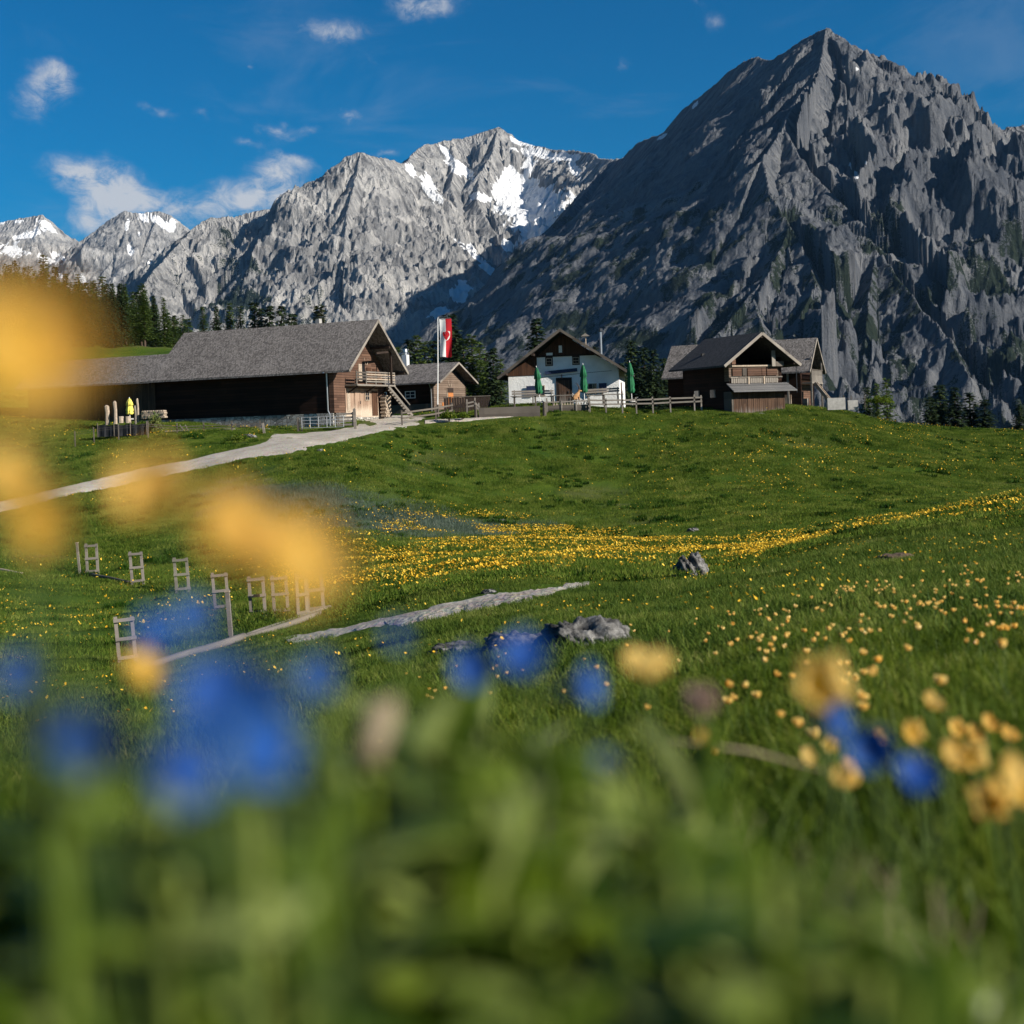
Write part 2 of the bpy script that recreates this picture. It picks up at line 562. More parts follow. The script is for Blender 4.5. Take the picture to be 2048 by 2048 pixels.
    leafy('larch', [(.15, (.030, .055, .012)), (.5, (.075, .120, .024)), (.9, (.15, .19, .045))], .5, .3)
    leafy('olive', [(.2, (.018, .026, .010)), (.55, (.040, .052, .018)), (.9, (.085, .085, .032))], .5, .2)
    leafy('bush_leaf', [(.2, (.06, .10, .02)), (.6, (.17, .20, .05)), (.95, (.30, .30, .10))], 2.0, .3)
    leafy('petal_yellow', [(.1, (.92, .52, .08)), (.5, (.97, .68, .20)), (.95, (.98, .82, .36))], 3.0, .45, .35, .4)
    leafy('petal_blue', [(.1, (.003, .024, .14)), (.5, (.009, .065, .30)), (.95, (.045, .17, .52))], 8.0, .35, .5, .2)
    leafy('dots_yellow', [(.1, (.82, .42, .02)), (.5, (.96, .60, .05)), (.95, (.98, .74, .12))], 1.0, .3)
    leafy('bloom_pink', [(.1, (.34, .20, .17)), (.9, (.50, .36, .30))], 3.0, .3)
    simple('stamen', (.62, .38, .02), .7, .2, 60)
    simple('stem_green', (.07, .12, .02), .6, .25, 20, trans=.2)


build_materials()
# ------------------------------------------------------------------ the meadow: a height field through measured points
COLS = {
    2048: [(1.2, 1790), (2.1, 1500), (3.2, 1390), (4.5, 1320), (6.5, 1222), (9, 1165), (13, 1122), (22, 1070), (35, 1020), (46, 996), (62, 1003), (76, 985), (92, 945), (110, 890), (125, 862)],
    1600: [(1.2, 1850), (2.3, 1545), (3.9, 1400), (5.5, 1310), (8, 1232), (15, 1165), (22, 1128), (32, 1102), (45, 1092), (55, 1080), (70, 1010), (90, 920), (105, 848), (115, 812)],
    1400: [(6, 1345), (9, 1268), (14, 1214), (20, 1184), (27, 1166), (34, 1150), (46, 1112), (56, 1088)],
    1200: [(1.2, 1950), (2, 1760), (4, 1490), (6, 1385), (9, 1297), (13, 1236), (20, 1187), (27, 1158), (40, 1126), (50, 1108), (58, 1094), (66, 1072), (80, 990), (98, 882), (107, 831), (112, 821), (118, 810)],
    800: [(1.2, 1980), (2, 1800), (4, 1560), (6, 1450), (9, 1372), (14, 1302), (20, 1252), (25, 1226), (32, 1190), (45, 1140), (58, 1094), (75, 990), (90, 912), (103, 848), (112, 830)],
    1500: [(90, 914), (100, 858), (108, 827), (118, 810)],
    1050: [(90, 928), (100, 862), (103, 846), (107, 829), (110, 823), (117, 810)],
    760: [(92, 882), (100, 852), (107, 836), (115, 824)],
    668: [(82, 918), (92, 880), (99, 862), (104, 851), (112, 836)],
    400: [(1.2, 1990), (3, 1700), (5, 1590), (8, 1480), (12, 1405), (20, 1342), (30, 1290), (40, 1240), (50, 1184), (60, 1110), (70, 1030), (81, 958), (92, 902), (102, 868), (112, 846)],
    0: [(1.2, 2000), (3, 1720), (5, 1620), (8, 1520), (12, 1445), (20, 1372), (30, 1310), (45, 1220), (56, 1152), (68, 1066), (78, 1002), (88, 950), (97, 905), (106, 873)],
}
FARZ = {  # (u): [(distance, height)] behind the huts
    2048: [(140, 4.5), (165, 0), (200, -10), (300, -48), (500, -100), (900, -150), (1600, -180)],
    1600: [(130, 7.6), (160, 4), (200, -4), (300, -36), (500, -95), (900, -150), (1600, -180)],
    1200: [(125, 8.0), (160, 6), (200, 2), (300, -30), (500, -90), (900, -150), (1600, -180)],
    800: [(125, 9.0), (160, 7.5), (200, 4), (300, -20), (500, -85), (900, -150), (1600, -180)],
    620: [(125, 9.3), (150, 10), (200, 9), (300, -5), (500, -80), (900, -150), (1600, -180)],
    400: [(125, 10.5), (150, 16), (175, 22.5), (200, 24), (250, 22), (350, 0), (500, -70), (900, -140), (1600, -180)],
    280: [(125, 11.5), (150, 17.0), (172, 22.0), (188, 25.0), (230, 29), (300, 25), (500, -50), (900, -130), (1600, -180)],
    0: [(125, 12), (150, 18), (185, 27), (230, 36), (300, 46), (500, 20), (900, -110), (1600, -180)],
}


def _rbf():
    pts = []

    def put(u, d, z):
        x = ray(u, HOR)[0] * d
        pts.append((x, d, z))
    for u, rows in COLS.items():
        for d, v in rows:
            z = ray(u, v)[1] * d
            x = ray(u, v)[0] * d
            pts.append((x, d, z))
            if u == 0:
                put(-700, d, z + (.04 * d if d > 60 else 0))
            if u == 2048:
                put(2750, d, z + .03 * min(d, 50))
        if u in (0, 2048):
            for uu in ((-1800,) if u == 0 else (3900,)):
                for d, v in rows[::3]:
                    put(uu, d, ray(u, v)[1] * d + (.06 * min(d, 60) if u else .04 * d))
    for u, rows in FARZ.items():
        for d, z in rows:
            z -= .0656 * min(d, 300)
            put(u, d, z)
            if u == 0:
                put(-700, d, z + (12 if d < 600 else 0))
            if u == 2048:
                put(2750, d, z - 4)
    for d in (-.7, -.2, .25, .7):
        for a in (-1.5, -.8, -.4, 0, .4, .8, 1.5):
            pts.append((a * (d + 1), d, -.36 - .02 * a - .06 * max(d, 0)))
    A = np.array(pts)
    q = np.stack([A[:, 0] / (A[:, 1] + 1) * 2.2, np.log(A[:, 1] + 1)], 1)
    val = A[:, 2] / (A[:, 1] + 1)
    r = np.sqrt(((q[:, None] - q[None]) ** 2).sum(2) + .02)
    n = len(q)
    K = np.zeros((n + 3, n + 3))
    K[:n, :n] = r
    K[:n, :n] += np.eye(n) * -.004
    K[:n, n] = 1
    K[:n, n + 1:] = q
    K[n, :n] = 1
    K[n + 1:, :n] = q.T
    w = np.linalg.solve(K, np.concatenate([val, [0, 0, 0]]))
    return q, w


_Q, _WT = _rbf()


def gz(x, y, rough=True):
    x = np.asarray(x, dtype=np.float64)
    y = np.asarray(y, dtype=np.float64)
    sh = x.shape
    x, y = x.ravel(), y.ravel()
    a, l = x / (y + 1) * 2.2, np.log(np.maximum(y + 1, .05))
    n = len(_Q)
    s = _WT[n] + _WT[n + 1] * a + _WT[n + 2] * l
    for i in range(n):
        s += _WT[i] * np.sqrt((a - _Q[i, 0]) ** 2 + (l - _Q[i, 1]) ** 2 + .02)
    z = s * (y + 1)
    if rough:
        far = sstep(y, 2, 30)
        z = z + far * (.20 * fbm(x / 5.5, y / 5.5, 3, 3) + .30 * fbm(x / 17, y / 17, 2, 9) * sstep(y, 30, 60)) + .025 * fbm(x / .8, y / .8, 3, 5) * sstep(y, .4, 2)
        z = z + sstep(y, 200, 500) * 8 * fbm(x / 90, y / 90, 3, 21)
    return z.reshape(sh)


def gz1(x, y):
    return float(gz(np.array([x]), np.array([y]))[0])


def hit(u, v, d0=1.0, d1=170.0):
    """the point of the meadow seen at pixel (u, v): first crossing going away from the camera"""
    ds = np.exp(np.linspace(math.log(d0), math.log(d1), 500))
    x, z = ray(u, v)
    g = gz(x * ds, ds) - z * ds
    k = np.argmax(g > 0)
    if not g[k] > 0:
        k = int(np.argmax(g))
        d = ds[k]
    else:
        k = max(k, 1)
        t = g[k - 1] / (g[k - 1] - g[k])
        d = ds[k - 1] + t * (ds[k] - ds[k - 1])
    return Vector((x * d, d, gz1(x * d, d)))


def inpoly(px, py, poly):
    c = np.zeros(px.shape, bool)
    n = len(poly)
    for i in range(n):
        x0, y0 = poly[i][0], poly[i][1]
        x1, y1 = poly[(i + 1) % n][0], poly[(i + 1) % n][1]
        c ^= ((y0 > py) != (y1 > py)) & (px < (x1 - x0) * (py - y0) / (y1 - y0 + 1e-12) + x0)
    return c


def strip_pts(edge, n, d0, d1):
    """a measured edge (pixels) turned into n points on the meadow"""
    e = np.array(edge, float)
    t = np.concatenate([[0], np.cumsum(np.hypot(*(e[1:] - e[:-1]).T))])
    s = np.linspace(0, t[-1], n)
    us, vs = np.interp(s, t, e[:, 0]), np.interp(s, t, e[:, 1])
    return [hit(a, b, d0, d1) for a, b in zip(us, vs)]


ROAD_U = [(-420, 1118), (-150, 1046), (0, 1003), (150, 968), (273, 938), (367, 921), (458, 901), (510, 889), (541, 877), (548, 869), (600, 866), (660, 861), (706, 853), (720, 842), (780, 828)]
ROAD_L = [(-420, 1150), (-150, 1072), (0, 1026), (150, 989), (273, 965), (367, 945), (476, 922), (567, 909), (640, 897), (694, 882), (740, 870), (790, 860), (830, 853), (850, 846), (856, 836)]
PATH_U = [(560, 1276), (663, 1258), (788, 1236), (850, 1221), (922, 1200), (1026, 1182), (1124, 1170), (1180, 1157)]
PATH_L = [(590, 1290), (689, 1271), (819, 1251), (896, 1236), (943, 1226), (1026, 1210), (1109, 1194), (1172, 1174)]
TRACK_U = [(850, 840), (900, 838), (950, 836), (1000, 833), (1040, 830)]
TRACK_L = [(850, 848), (900, 844), (950, 841), (1000, 837), (1040, 833)]


def make_strip(name, up, lo, n, d0, d1, lift):
    a, b = strip_pts(up, n, d0, d1), strip_pts(lo, n, d0, d1)
    m = 7
    V, Fc = [], []
    jit = fbm(np.arange(n) * .23, np.zeros(n), 3, 40) * .05
    jit2 = fbm(np.arange(n) * .23, np.ones(n) * 9.3, 3, 41) * .05
    for i in range(n):
        p, q = a[i], b[i]
        for k in range(m):
            t = k / (m - 1)
            t = jit[i] + t * (1 + jit2[i] - jit[i])
            x, y = p.x + (q.x - p.x) * t, p.y + (q.y - p.y) * t
            e = lift if 0 < k < m - 1 else -.02
            V.append((x, y, gz1(x, y) + e))
    for i in range(n - 1):
        for k in range(m - 1):
            Fc.append((i * m + k, (i + 1) * m + k, (i + 1) * m + k + 1, i * m + k + 1))
    o = mesh_np(name, V, Fc, 'gravel', smooth=True)
    tag(o, kind='structure')
    return [(p.x, p.y) for p in a] + [(p.x, p.y) for p in reversed(b)]


ROAD = make_strip('road', ROAD_U, ROAD_L, 90, 55, 150, .07)
PATH = make_strip('footpath', PATH_U, PATH_L, 90, 8, 45, .045)
TRACK = make_strip('track', TRACK_U, TRACK_L, 30, 80, 125, .06)


def off_road(x, y):
    return ~(inpoly(x, y, ROAD) | inpoly(x, y, PATH) | inpoly(x, y, TRACK))


def make_ground():
    na, nd = 620, 560
    a = np.linspace(-1.1, 1.1, na)
    a = np.sign(a) * np.abs(a / 1.1) ** 1.25 * 1.1
    yy = np.concatenate([np.linspace(-.8, .4, 12)[:-1], np.exp(np.linspace(math.log(1.4), math.log(1700), nd - 11)) - 1])
    A, Y = np.meshgrid(a, yy)
    X = A * (Y + 1)
    Z = gz(X, Y)
    V = np.stack([X, Y, Z], -1).reshape(-1, 3)
    i = np.arange((nd - 1) * na).reshape(nd - 1, na)[:, :-1].ravel()
    Fc = np.stack([i, i + 1, i + na + 1, i + na], 1)
    u, v = proj(X, np.maximum(Y, .3), Z)
    pale = pale_mask(u, v, Y).ravel()
    dry = (.35 * sstep(fbm(X / 9, Y / 9, 4, 61), .25, .7) * sstep(Y, 30, 60)).ravel()
    o = mesh_np('ground', V, Fc, 'turf', smooth=True, attrs={'pale': pale, 'dry': dry})
    tag(o, kind='structure')


def pale_mask(u, v, y):
    """the blue-grey sedge on the lower hillside"""
    m = np.exp(-((u - 620) / 190) ** 2 - ((v - 1010 - (u - 620) * .14) / 52) ** 2) + .55 * np.exp(-((u - 900) / 220) ** 2 - ((v - 1050) / 26) ** 2)
    return np.clip(m * 1.25, 0, 1) * (y > 50)


make_ground()
# ------------------------------------------------------------------ mountains: ridge lines in space, flanks falling away from them
def D(pts):
    """display pixels (of a 1932 px view) to photograph pixels"""
    return [(p[0] * 1.06, p[1] * 1.06) + tuple(p[2:]) for p in pts]


def crest(pts):
    """(u, v, depth) -> 3-D polyline"""
    return [tuple(P(u, v, d)) for u, v, d in D(pts)]


def spur(start, pts, tanphi=.62):
    """a rib that leaves 'start' and comes down towards the viewer through the measured pixels"""
    out = [tuple(start)]
    for u, v in D(pts):
        p = out[-1]
        x, z = ray(u, v)
        ds = np.linspace(p[1] * .995, p[1] * .55, 900)
        drop = p[2] - z * ds
        hd = np.hypot(x * ds - p[0], ds - p[1])
        k = np.argmin(np.abs(drop - tanphi * hd))
        d = ds[k]
        out.append((x * d, d, z * d))
    return out


def massif(name, ridges,  u0, u1, d0, d1, na, nd, label, base=-190, seed=0, flute=1.0, flen=150., snowf=None, vegf=None, ampf=None, kz=1.0, asym=0.0, first=2, dark=0.0, crag=5.0, ledge=2.5):
    a0, a1 = ray(u0, 600)[0], ray(u1, 600)[0]
    a = np.linspace(a0, a1, na)
    y = np.linspace(d0, d1, nd)
    A, Y = np.meshgrid(a, y)
    X = A * Y
    # bend the lattice a little so that flanks are not ruler-straight
    wx = X + 55 * fbm(X / 420, Y / 420, 3, seed + 70) * kz
    wy = Y + 55 * fbm(X / 420 + 31, Y / 420, 3, seed + 71) * kz
    H = np.full(X.shape, float(base))
    Sx = np.zeros(X.shape)
    Ds = np.full(X.shape, 400.0)
    off = 0.0
    for r_i, (pts, k) in enumerate(ridges):
        P3 = np.array(pts)
        for i in range(len(P3) - 1):
            p, q = P3[i], P3[i + 1]
            dx, dy = q[0] - p[0], q[1] - p[1]
            L2 = dx * dx + dy * dy + 1e-6
            # warp fades out near the crest so the skyline stays where it was measured
            t0 = np.clip(((X - p[0]) * dx + (Y - p[1]) * dy) / L2, 0, 1)
            e0 = np.hypot(X - p[0] - t0 * dx, Y - p[1] - t0 * dy)
            f = sstep(e0, 20, 260)
            xx, yy_ = X + (wx - X) * f, Y + (wy - Y) * f
            t = np.clip(((xx - p[0]) * dx + (yy_ - p[1]) * dy) / L2, 0, 1)
            e = np.hypot(xx - p[0] - t * dx, yy_ - p[1] - t * dy)
            kk = k * (1.12 - .22 * sstep(e, 0, 700))
            if asym and r_i >= first:
                kk = kk * np.where((xx - p[0]) * dy - (yy_ - p[1]) * dx < 0, 1 + asym, 1 - asym * .32)
            z = p[2] + t * (q[2] - p[2]) - kk * e
            b = z > H
            H = np.where(b, z, H)
            Sx = np.where(b, off + t * math.sqrt(L2) + np.sign((xx - p[0]) * dy - (yy_ - p[1]) * dx) * 1700, Sx)
            Ds = np.where(b, e, Ds)
            off += math.sqrt(L2)
        off += 3000
    g = 0
    for lam, amp, sd in ((flen, 1.0, 1), (flen * .45, .55, 2), (flen * .2, .34, 3), (flen * .09, .2, 4)):
        ww = .6 * fbm(X / lam / 2.2, Y / lam / 2.2, 3, seed + 40 + sd)
        n = ridged(Sx / lam + ww, Ds / (lam * 9.0) + sd * 3.3, 2, seed + 10 + sd, .5)
        g = g + amp * (n - .35)
    amp = np.minimum(np.maximum(Ds - 15, 0) * .15 + 1.5, flen * .24) * flute
    if ampf is not None:
        u, v = proj(X, Y, H)
        amp = amp * ampf(u, v)
    calm = 1.0
    if snowf is not None:                       # snow fills the hollows: smoother ground below it
        u, v = proj(X, Y, H)
        calm = 1 - .8 * sstep(snowf(u, v, H, g * 0, X, Y), .55, 1.0)
        amp = amp * calm
    H2 = H + g * amp
    rg = ridged(X / 95, Y / 95, 4, seed + 90, .52) - .5
    H2 = H2 + rg * calm * np.minimum(Ds * .04 + 3.0, 5.0)
    H2 = H2 + fbm(X / 16, Y / 16, 3, seed + 95, .55) * 1.2
    cr = ridged(X / 30 + .4 * fbm(X / 60, Y / 60, 2, seed + 7), Y / 30, 4, seed + 96, .6) - .5
    cal = 1.0 if ampf is None else np.clip(ampf(u, v) / 1.3, .15, 1)
    H2 = H2 + cr * crag * cal * calm * np.clip(Ds / 70, .3, 1)
    ph = H2 / 42 + .9 * fbm(X / 160, Y / 160, 3, seed + 97)
    H2 = H2 + ledge * cal * calm * np.sin(2 * np.pi * ph) * (.5 + .5 * np.sin(2 * np.pi * ph * .37 + 1))
    streak = fbm(Sx / 11 + .5 * fbm(X / 30, Y / 30, 2, seed + 61), Ds / 75, 4, seed + 62, .62)
    H2 = np.maximum(H2, base - 20 + 10 * fbm(X / 120, Y / 120, 3, seed))
    u, v = proj(X, Y, H2)
    gy, gx = np.gradient(H2)
    conc = -(np.roll(g, 1, 1) + np.roll(g, -1, 1) - 2 * g)
    snow = snowf(u, v, H2, g, X, Y) if snowf else np.zeros(X.shape)
    veg = vegf(u, v, H2, g, Ds, X, Y) if vegf else np.zeros(X.shape)
    V = np.stack([X, Y, H2], -1).reshape(-1, 3)
    i = np.arange((nd - 1) * na).reshape(nd - 1, na)[:, :-1].ravel()
    Fc = np.stack([i, i + 1, i + na + 1, i + na], 1)
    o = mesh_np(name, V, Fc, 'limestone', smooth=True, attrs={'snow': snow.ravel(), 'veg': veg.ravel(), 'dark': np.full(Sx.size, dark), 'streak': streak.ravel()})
    tag(o, label, kind='structure')
    return o


def blobs_mask(u, v, bl):
    s = np.zeros(u.shape)
    for cu, cv, ru, rv, ang in bl:
        cu, cv, ru, rv = cu * 1.06, cv * 1.06, ru * 1.06, rv * 1.06
        ca, sa = math.cos(ang), math.sin(ang)
        a = ((u - cu) * ca + (v - cv) * sa) / ru
        b = (-(u - cu) * sa + (v - cv) * ca) / rv
        s = np.maximum(s, 1.15 - .65 * np.sqrt(a * a + b * b))
    return np.clip(s, 0, 1)


# the big peak
C1 = crest([(1150, 305, 4200), (1175, 300, 4080), (1200, 272, 3920), (1255, 250, 3720), (1290, 205, 3560), (1325, 180, 3450), (1370, 140, 3340), (1400, 120, 3280), (1430, 107, 3230), (1452, 116, 3170),
            (1490, 95, 3090), (1530, 65, 3030), (1560, 55, 3000), (1592, 76, 2970), (1612, 112, 2940), (1640, 150, 2920), (1690, 165, 2900), (1722, 200, 2870), (1742, 232, 2850), (1770, 246, 2850), (1810, 264, 2850),
            (1870, 250, 2880), (1932, 240, 2900), (2060, 225, 2900), (2250, 300, 2900)])
top = C1[12]
EDGE = crest([(1150, 306, 4200), (1110, 358, 3980), (1060, 410, 3760), (1010, 455, 3550), (960, 512, 3320), (905, 572, 3100), (850, 650, 2850), (800, 720, 2680)])
SP = [
    spur(top, [(1548, 130), (1502, 195), (1478, 242), (1440, 300), (1452, 368), (1490, 430), (1455, 515), (1400, 580), (1340, 650), (1300, 720)], .68),
    spur(C1[14], [(1610, 180), (1600, 235), (1625, 290), (1640, 340)], .95),
    spur(C1[12], [(1575, 120), (1570, 190), (1540, 260), (1560, 330), (1620, 400)], .95),
    spur(C1[17], [(1735, 240), (1715, 290), (1690, 350), (1720, 430), (1760, 520), (1800, 590)], .82),
    spur(C1[20], [(1825, 330), (1850, 420), (1875, 520), (1890, 620)], .8),
    spur(C1[22], [(1960, 330), (1990, 430), (2000, 560)], .8),
]
S0 = SP[0]
SP += [
    spur(S0[3], [(1510, 300), (1560, 360), (1600, 400), (1590, 440)], .8),
    spur(S0[5], [(1510, 385), (1580, 420), (1640, 455), (1655, 475), (1640, 560), (1635, 640), (1625, 720)], .66),
    spur(S0[6], [(1520, 480), (1540, 540), (1510, 600), (1480, 680)], .7),
    spur(S0[7], [(1420, 560), (1440, 620), (1400, 700)], .7),
]
B0 = SP[7]
SP += [spur(B0[4], [(1700, 530), (1740, 590), (1790, 640), (1830, 720)], .6), spur(B0[3], [(1600, 500), (1580, 560), (1560, 640), (1540, 720)], .7),
       spur(SP[3][4], [(1700, 470), (1690, 560), (1720, 640)], .75)]


def snow1(u, v, h, g, X, Y):
    return blobs_mask(u, v, [(1250, 258, 10, 3, -.6), (1312, 198, 8, 3, -.9), (1605, 312, 9, 4, .9), (1615, 330, 5, 9, -.3), (1640, 300, 16, 3, -.5), (1615, 130, 5, 2, 0)]) * 1.0


def veg1(u, v, h, g, ds, X, Y):
    low = sstep(v, 250, 520)
    n = fbm(X / 75, Y / 75, 5, 301, .62)
    m = .22 + .60 * n + .12 * sstep(g, .0, .6) + .16 * sstep(70 - ds, 0, 70)
    return np.clip(m, 0, 1) * low + .12 * sstep(v, 680, 800)


def calm1(u, v):
    """the big left face is one smooth slab, the ribs to its right are rough"""
    line = np.interp(v, [60, 207, 257, 318, 392, 456, 551, 615, 690], [1653, 1592, 1567, 1526, 1537, 1579, 1537, 1484, 1420])
    return 1.3 - 1.06 * sstep(line - u, -40, 110)


RIDGES1 = [(C1[:9], 1.1), (C1[8:], .92), (EDGE, 1.0)] + [(s, 1.05) for s in SP]
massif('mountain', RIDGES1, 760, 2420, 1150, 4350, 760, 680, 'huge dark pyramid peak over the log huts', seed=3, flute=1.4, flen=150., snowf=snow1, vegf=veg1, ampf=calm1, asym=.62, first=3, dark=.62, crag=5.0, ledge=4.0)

# the snow-streaked massif in the middle
C2 = crest([(255, 560, 3900), (285, 520, 4000), (330, 470, 4150), (368, 428, 4250), (400, 411, 4300), (470, 406, 4350), (520, 395, 4350), (560, 360, 4350), (585, 345, 4360), (620, 330, 4350), (650, 300, 4350), (680, 290, 4350), (720, 298, 4450),
            (765, 311, 4650), (778, 293, 4800), (800, 275, 4900), (850, 265, 5000), (890, 258, 5050), (920, 248, 5050), (940, 240, 5050), (957, 250, 5050), (980, 266, 5050), (1005, 274, 5000), (1040, 285, 4950), (1080, 285, 4850),
            (1120, 294, 4700), (1150, 303, 4500), (1200, 296, 4400), (1300, 300, 4400)])
SP2 = [
    spur(C2[4], [(380, 450), (350, 500), (330, 560), (310, 620)], .9),
    spur(C2[5], [(440, 450), (420, 510), (400, 570), (390, 640)], .95),
    spur(C2[7], [(545, 400), (520, 440), (470, 500), (440, 560), (430, 640)], .85),
    spur(C2[9], [(600, 360), (575, 400), (560, 450), (540, 520), (530, 600)], .9),
    spur(C2[11], [(672, 340), (655, 400), (650, 470), (640, 540), (640, 620)], .9),
    spur(C2[12], [(725, 350), (720, 410), (735, 480), (740, 560), (740, 640)], .85),
    spur(C2[13], [(790, 370), (820, 430), (850, 480), (850, 540), (830, 600)], .75),
    spur(C2[19], [(930, 290), (905, 330), (900, 380), (920, 420)], .8),
    spur(C2[16], [(860, 310), (850, 350), (865, 400), (890, 430)], .75),
    spur(C2[24], [(1080, 320), (1085, 350), (1060, 380)], .8),
    spur(C2[25], [(1110, 330), (1120, 360)], .8),
]


def snow2(u, v, h, g, X, Y):
    b = blobs_mask(u, v, [(870, 318, 26, 11, .5), (845, 290, 22, 5, .9), (905, 372, 24, 8, .15), (950, 370, 20, 38, -.45), (985, 390, 50, 36, .5), (1010, 420, 34, 34, .3), (1045, 400, 40, 12, -.6), (1000, 440, 26, 18, -.6), (962, 352, 34, 30, .3), (1030, 378, 44, 26, -.2), (992, 362, 44, 28, .2), (1045, 425, 30, 14, -.7),
                          (985, 268, 20, 6, .25), (1020, 290, 42, 9, .2), (1065, 296, 26, 9, .1), (1085, 320, 8, 18, -.5), (1000, 315, 10, 18, .6), (775, 318, 8, 14, -.5), (810, 355, 10, 26, -.5), (830, 375, 6, 14, -.5),
                          (905, 490, 46, 6, .7), (925, 515, 30, 4, .7), (872, 550, 17, 22, .0), (825, 590, 22, 10, -.3), (955, 462, 10, 14, -.8), (800, 270, 16, 4, -.4), (890, 470, 8, 14, -.5), (865, 590, 8, 5, 0)])
    return b * 1.28 + np.where(b > .2, (-.16 * g + .42 * fbm(X / 70, Y / 70, 4, 7, .6)) * (1 - .8 * sstep(b, .6, .95)), 0)


def veg2(u, v, h, g, ds, X, Y):
    n = fbm(X / 150, Y / 150, 4, 401)
    left = np.exp(-((u - 440) / 110) ** 2) * sstep(v, 400, 470)
    return np.clip(.05 + .45 * left * (.6 + n) + .30 * sstep(v, 520, 640) * (.4 + n), 0, 1)


massif('mountain', [(C2, 1.02)] + [(s, 1.15) for s in SP2], 235, 1330, 3050, 5400, 560, 520, 'grey fluted massif streaked with snow beyond the big barn', base=-180, seed=33, flute=1.55, flen=115., crag=7.0, ledge=3.0, snowf=snow2, vegf=veg2, asym=.3, first=1)

# the far peaks at the left
C3 = crest([(-120, 440, 7600), (-40, 425, 7600), (0, 420, 7600), (40, 411, 7600), (80, 405, 7600), (108, 428, 7600), (142, 456, 7600), (190, 520, 7500)])
C4 = crest([(60, 560, 6600), (120, 478, 6800), (170, 442, 6900), (205, 416, 6950), (235, 398, 6950), (265, 402, 6980), (300, 398, 7000), (322, 406, 7000), (348, 432, 6950), (400, 470, 6900), (480, 520, 6800)])
SP3 = [spur(C4[4], [(240, 430), (225, 470), (200, 510), (180, 560)], .85), spur(C4[6], [(290, 430), (270, 480), (250, 540)], .85), spur(C4[8], [(330, 460), (310, 510), (290, 560)], .9),
       spur(C3[4], [(70, 440), (90, 480), (80, 520)], .85), spur(C3[2], [(5, 450), (20, 500)], .85)]


def snow3(u, v, h, g, X, Y):
    b = blobs_mask(u, v, [(50, 445, 50, 8, -.45), (88, 425, 20, 6, .6), (20, 418, 30, 4, -.1), (300, 415, 28, 9, .5), (270, 410, 12, 8, .3), (325, 425, 10, 10, .4), (245, 470, 6, 16, -.3), (293, 502, 22, 7, .5), (100, 490, 26, 12, .2), (20, 470, 30, 10, .3),
                          (150, 520, 26, 8, 1.1), (110, 520, 10, 10, 0), (240, 425, 4, 10, .2), (262, 445, 5, 9, 0)])
    return b + np.where(b > .2, -.15 * g + .4 * fbm(X / 90, Y / 90, 4, 8, .6), 0)


massif('mountain', [(C3, .95), (C4, .95)] + [(s, 1.05) for s in SP3], -180, 520, 5300, 7900, 300, 300, 'pale far summits with snowfields above the forest', base=-150, seed=55, flute=.9, flen=210., snowf=snow3)
# ------------------------------------------------------------------ buildings
R = math.radians


def chevron_x(x0, x1, yf, ym, yb, zf, zr, zb, th=.16):
    return MB().prism([(x0, yf, zf), (x0, ym, zr), (x0, yb, zb), (x0, yb, zb - th), (x0, ym, zr - th * 1.15), (x0, yf, zf - th)], (x1 - x0, 0, 0))


def chevron_y(y0, y1, xl, xm, xr, zl, zr, zrr, th=.16):
    return MB().prism([(xl, y0, zl), (xm, y0, zr), (xr, y0, zrr), (xr, y0, zrr - th), (xm, y0, zr - th * 1.15), (xl, y0, zl - th)], (0, y1 - y0, 0))


def boards(parent, name, mat, a, b, n, w, h, step):
    """n alike boards from a to b, each one an object, shifted by step"""
    first = None
    for i in range(n):
        off = Vector(step) * i
        if first is None:
            first = MB().beam(a, b, w, h).build(name, mat, parent)
            o = first
        else:
            o = first.copy()
            COL.objects.link(o)
            o.parent = parent
        o.location = off
    return first


def window(parent, c, w, h, axis='x', frame='timber_pale', t=.06, bars=True, depth=.06):
    """c: centre on the wall face; axis: direction of the width; faces -y (axis x) or +x (axis y)"""
    def B(u0, u1, z0, z1, d0, d1):
        m = MB()
        if axis == 'x':
            return m.box(c[0] + u0, c[0] + u1, c[1] - d1, c[1] - d0, c[2] + z0, c[2] + z1)
        return m.box(c[0] + d0, c[0] + d1, c[1] + u0, c[1] + u1, c[2] + z0, c[2] + z1)
    win = B(-w / 2, w / 2, -h / 2, h / 2, -.02, .02).build('window', 'glass_dark', parent)
    fr = MB()
    for q in ((-w / 2 - t, -w / 2, -h / 2 - t, h / 2 + t), (w / 2, w / 2 + t, -h / 2 - t, h / 2 + t), (-w / 2, w / 2, h / 2, h / 2 + t), (-w / 2, w / 2, -h / 2 - t, -h / 2)):
        b = B(*q, -.01, depth)
        fr.add(b.v, b.f)
    fr.build('frame', frame, win)
    if bars:
        b = B(-.02, .02, -h / 2, h / 2, .02, .04)
        b2 = B(-w / 2, w / 2, -.02, .02, .021, .045)
        b.add(b2.v, b2.f)
        b.build('glazing_bar', frame, win)
    return win


def antlers(parent, c, s, axis='y'):
    m = MB()
    for k in (-1, 1):
        pts = []
        for t in np.linspace(0, 1, 7):
            a = k * (.10 + .32 * math.sin(t * 2.2)) * s
            z = (t * .75) * s
            pts.append((c[0] + .08, c[1] + a, c[2] + z) if axis == 'y' else (c[0] + a, c[1] - .08, c[2] + z))
        m.tube(pts, [.035 * s * (1.2 - t * .8) for t in np.linspace(0, 1, 7)], 5)
    return m.build('antlers', 'timber_pale', parent)


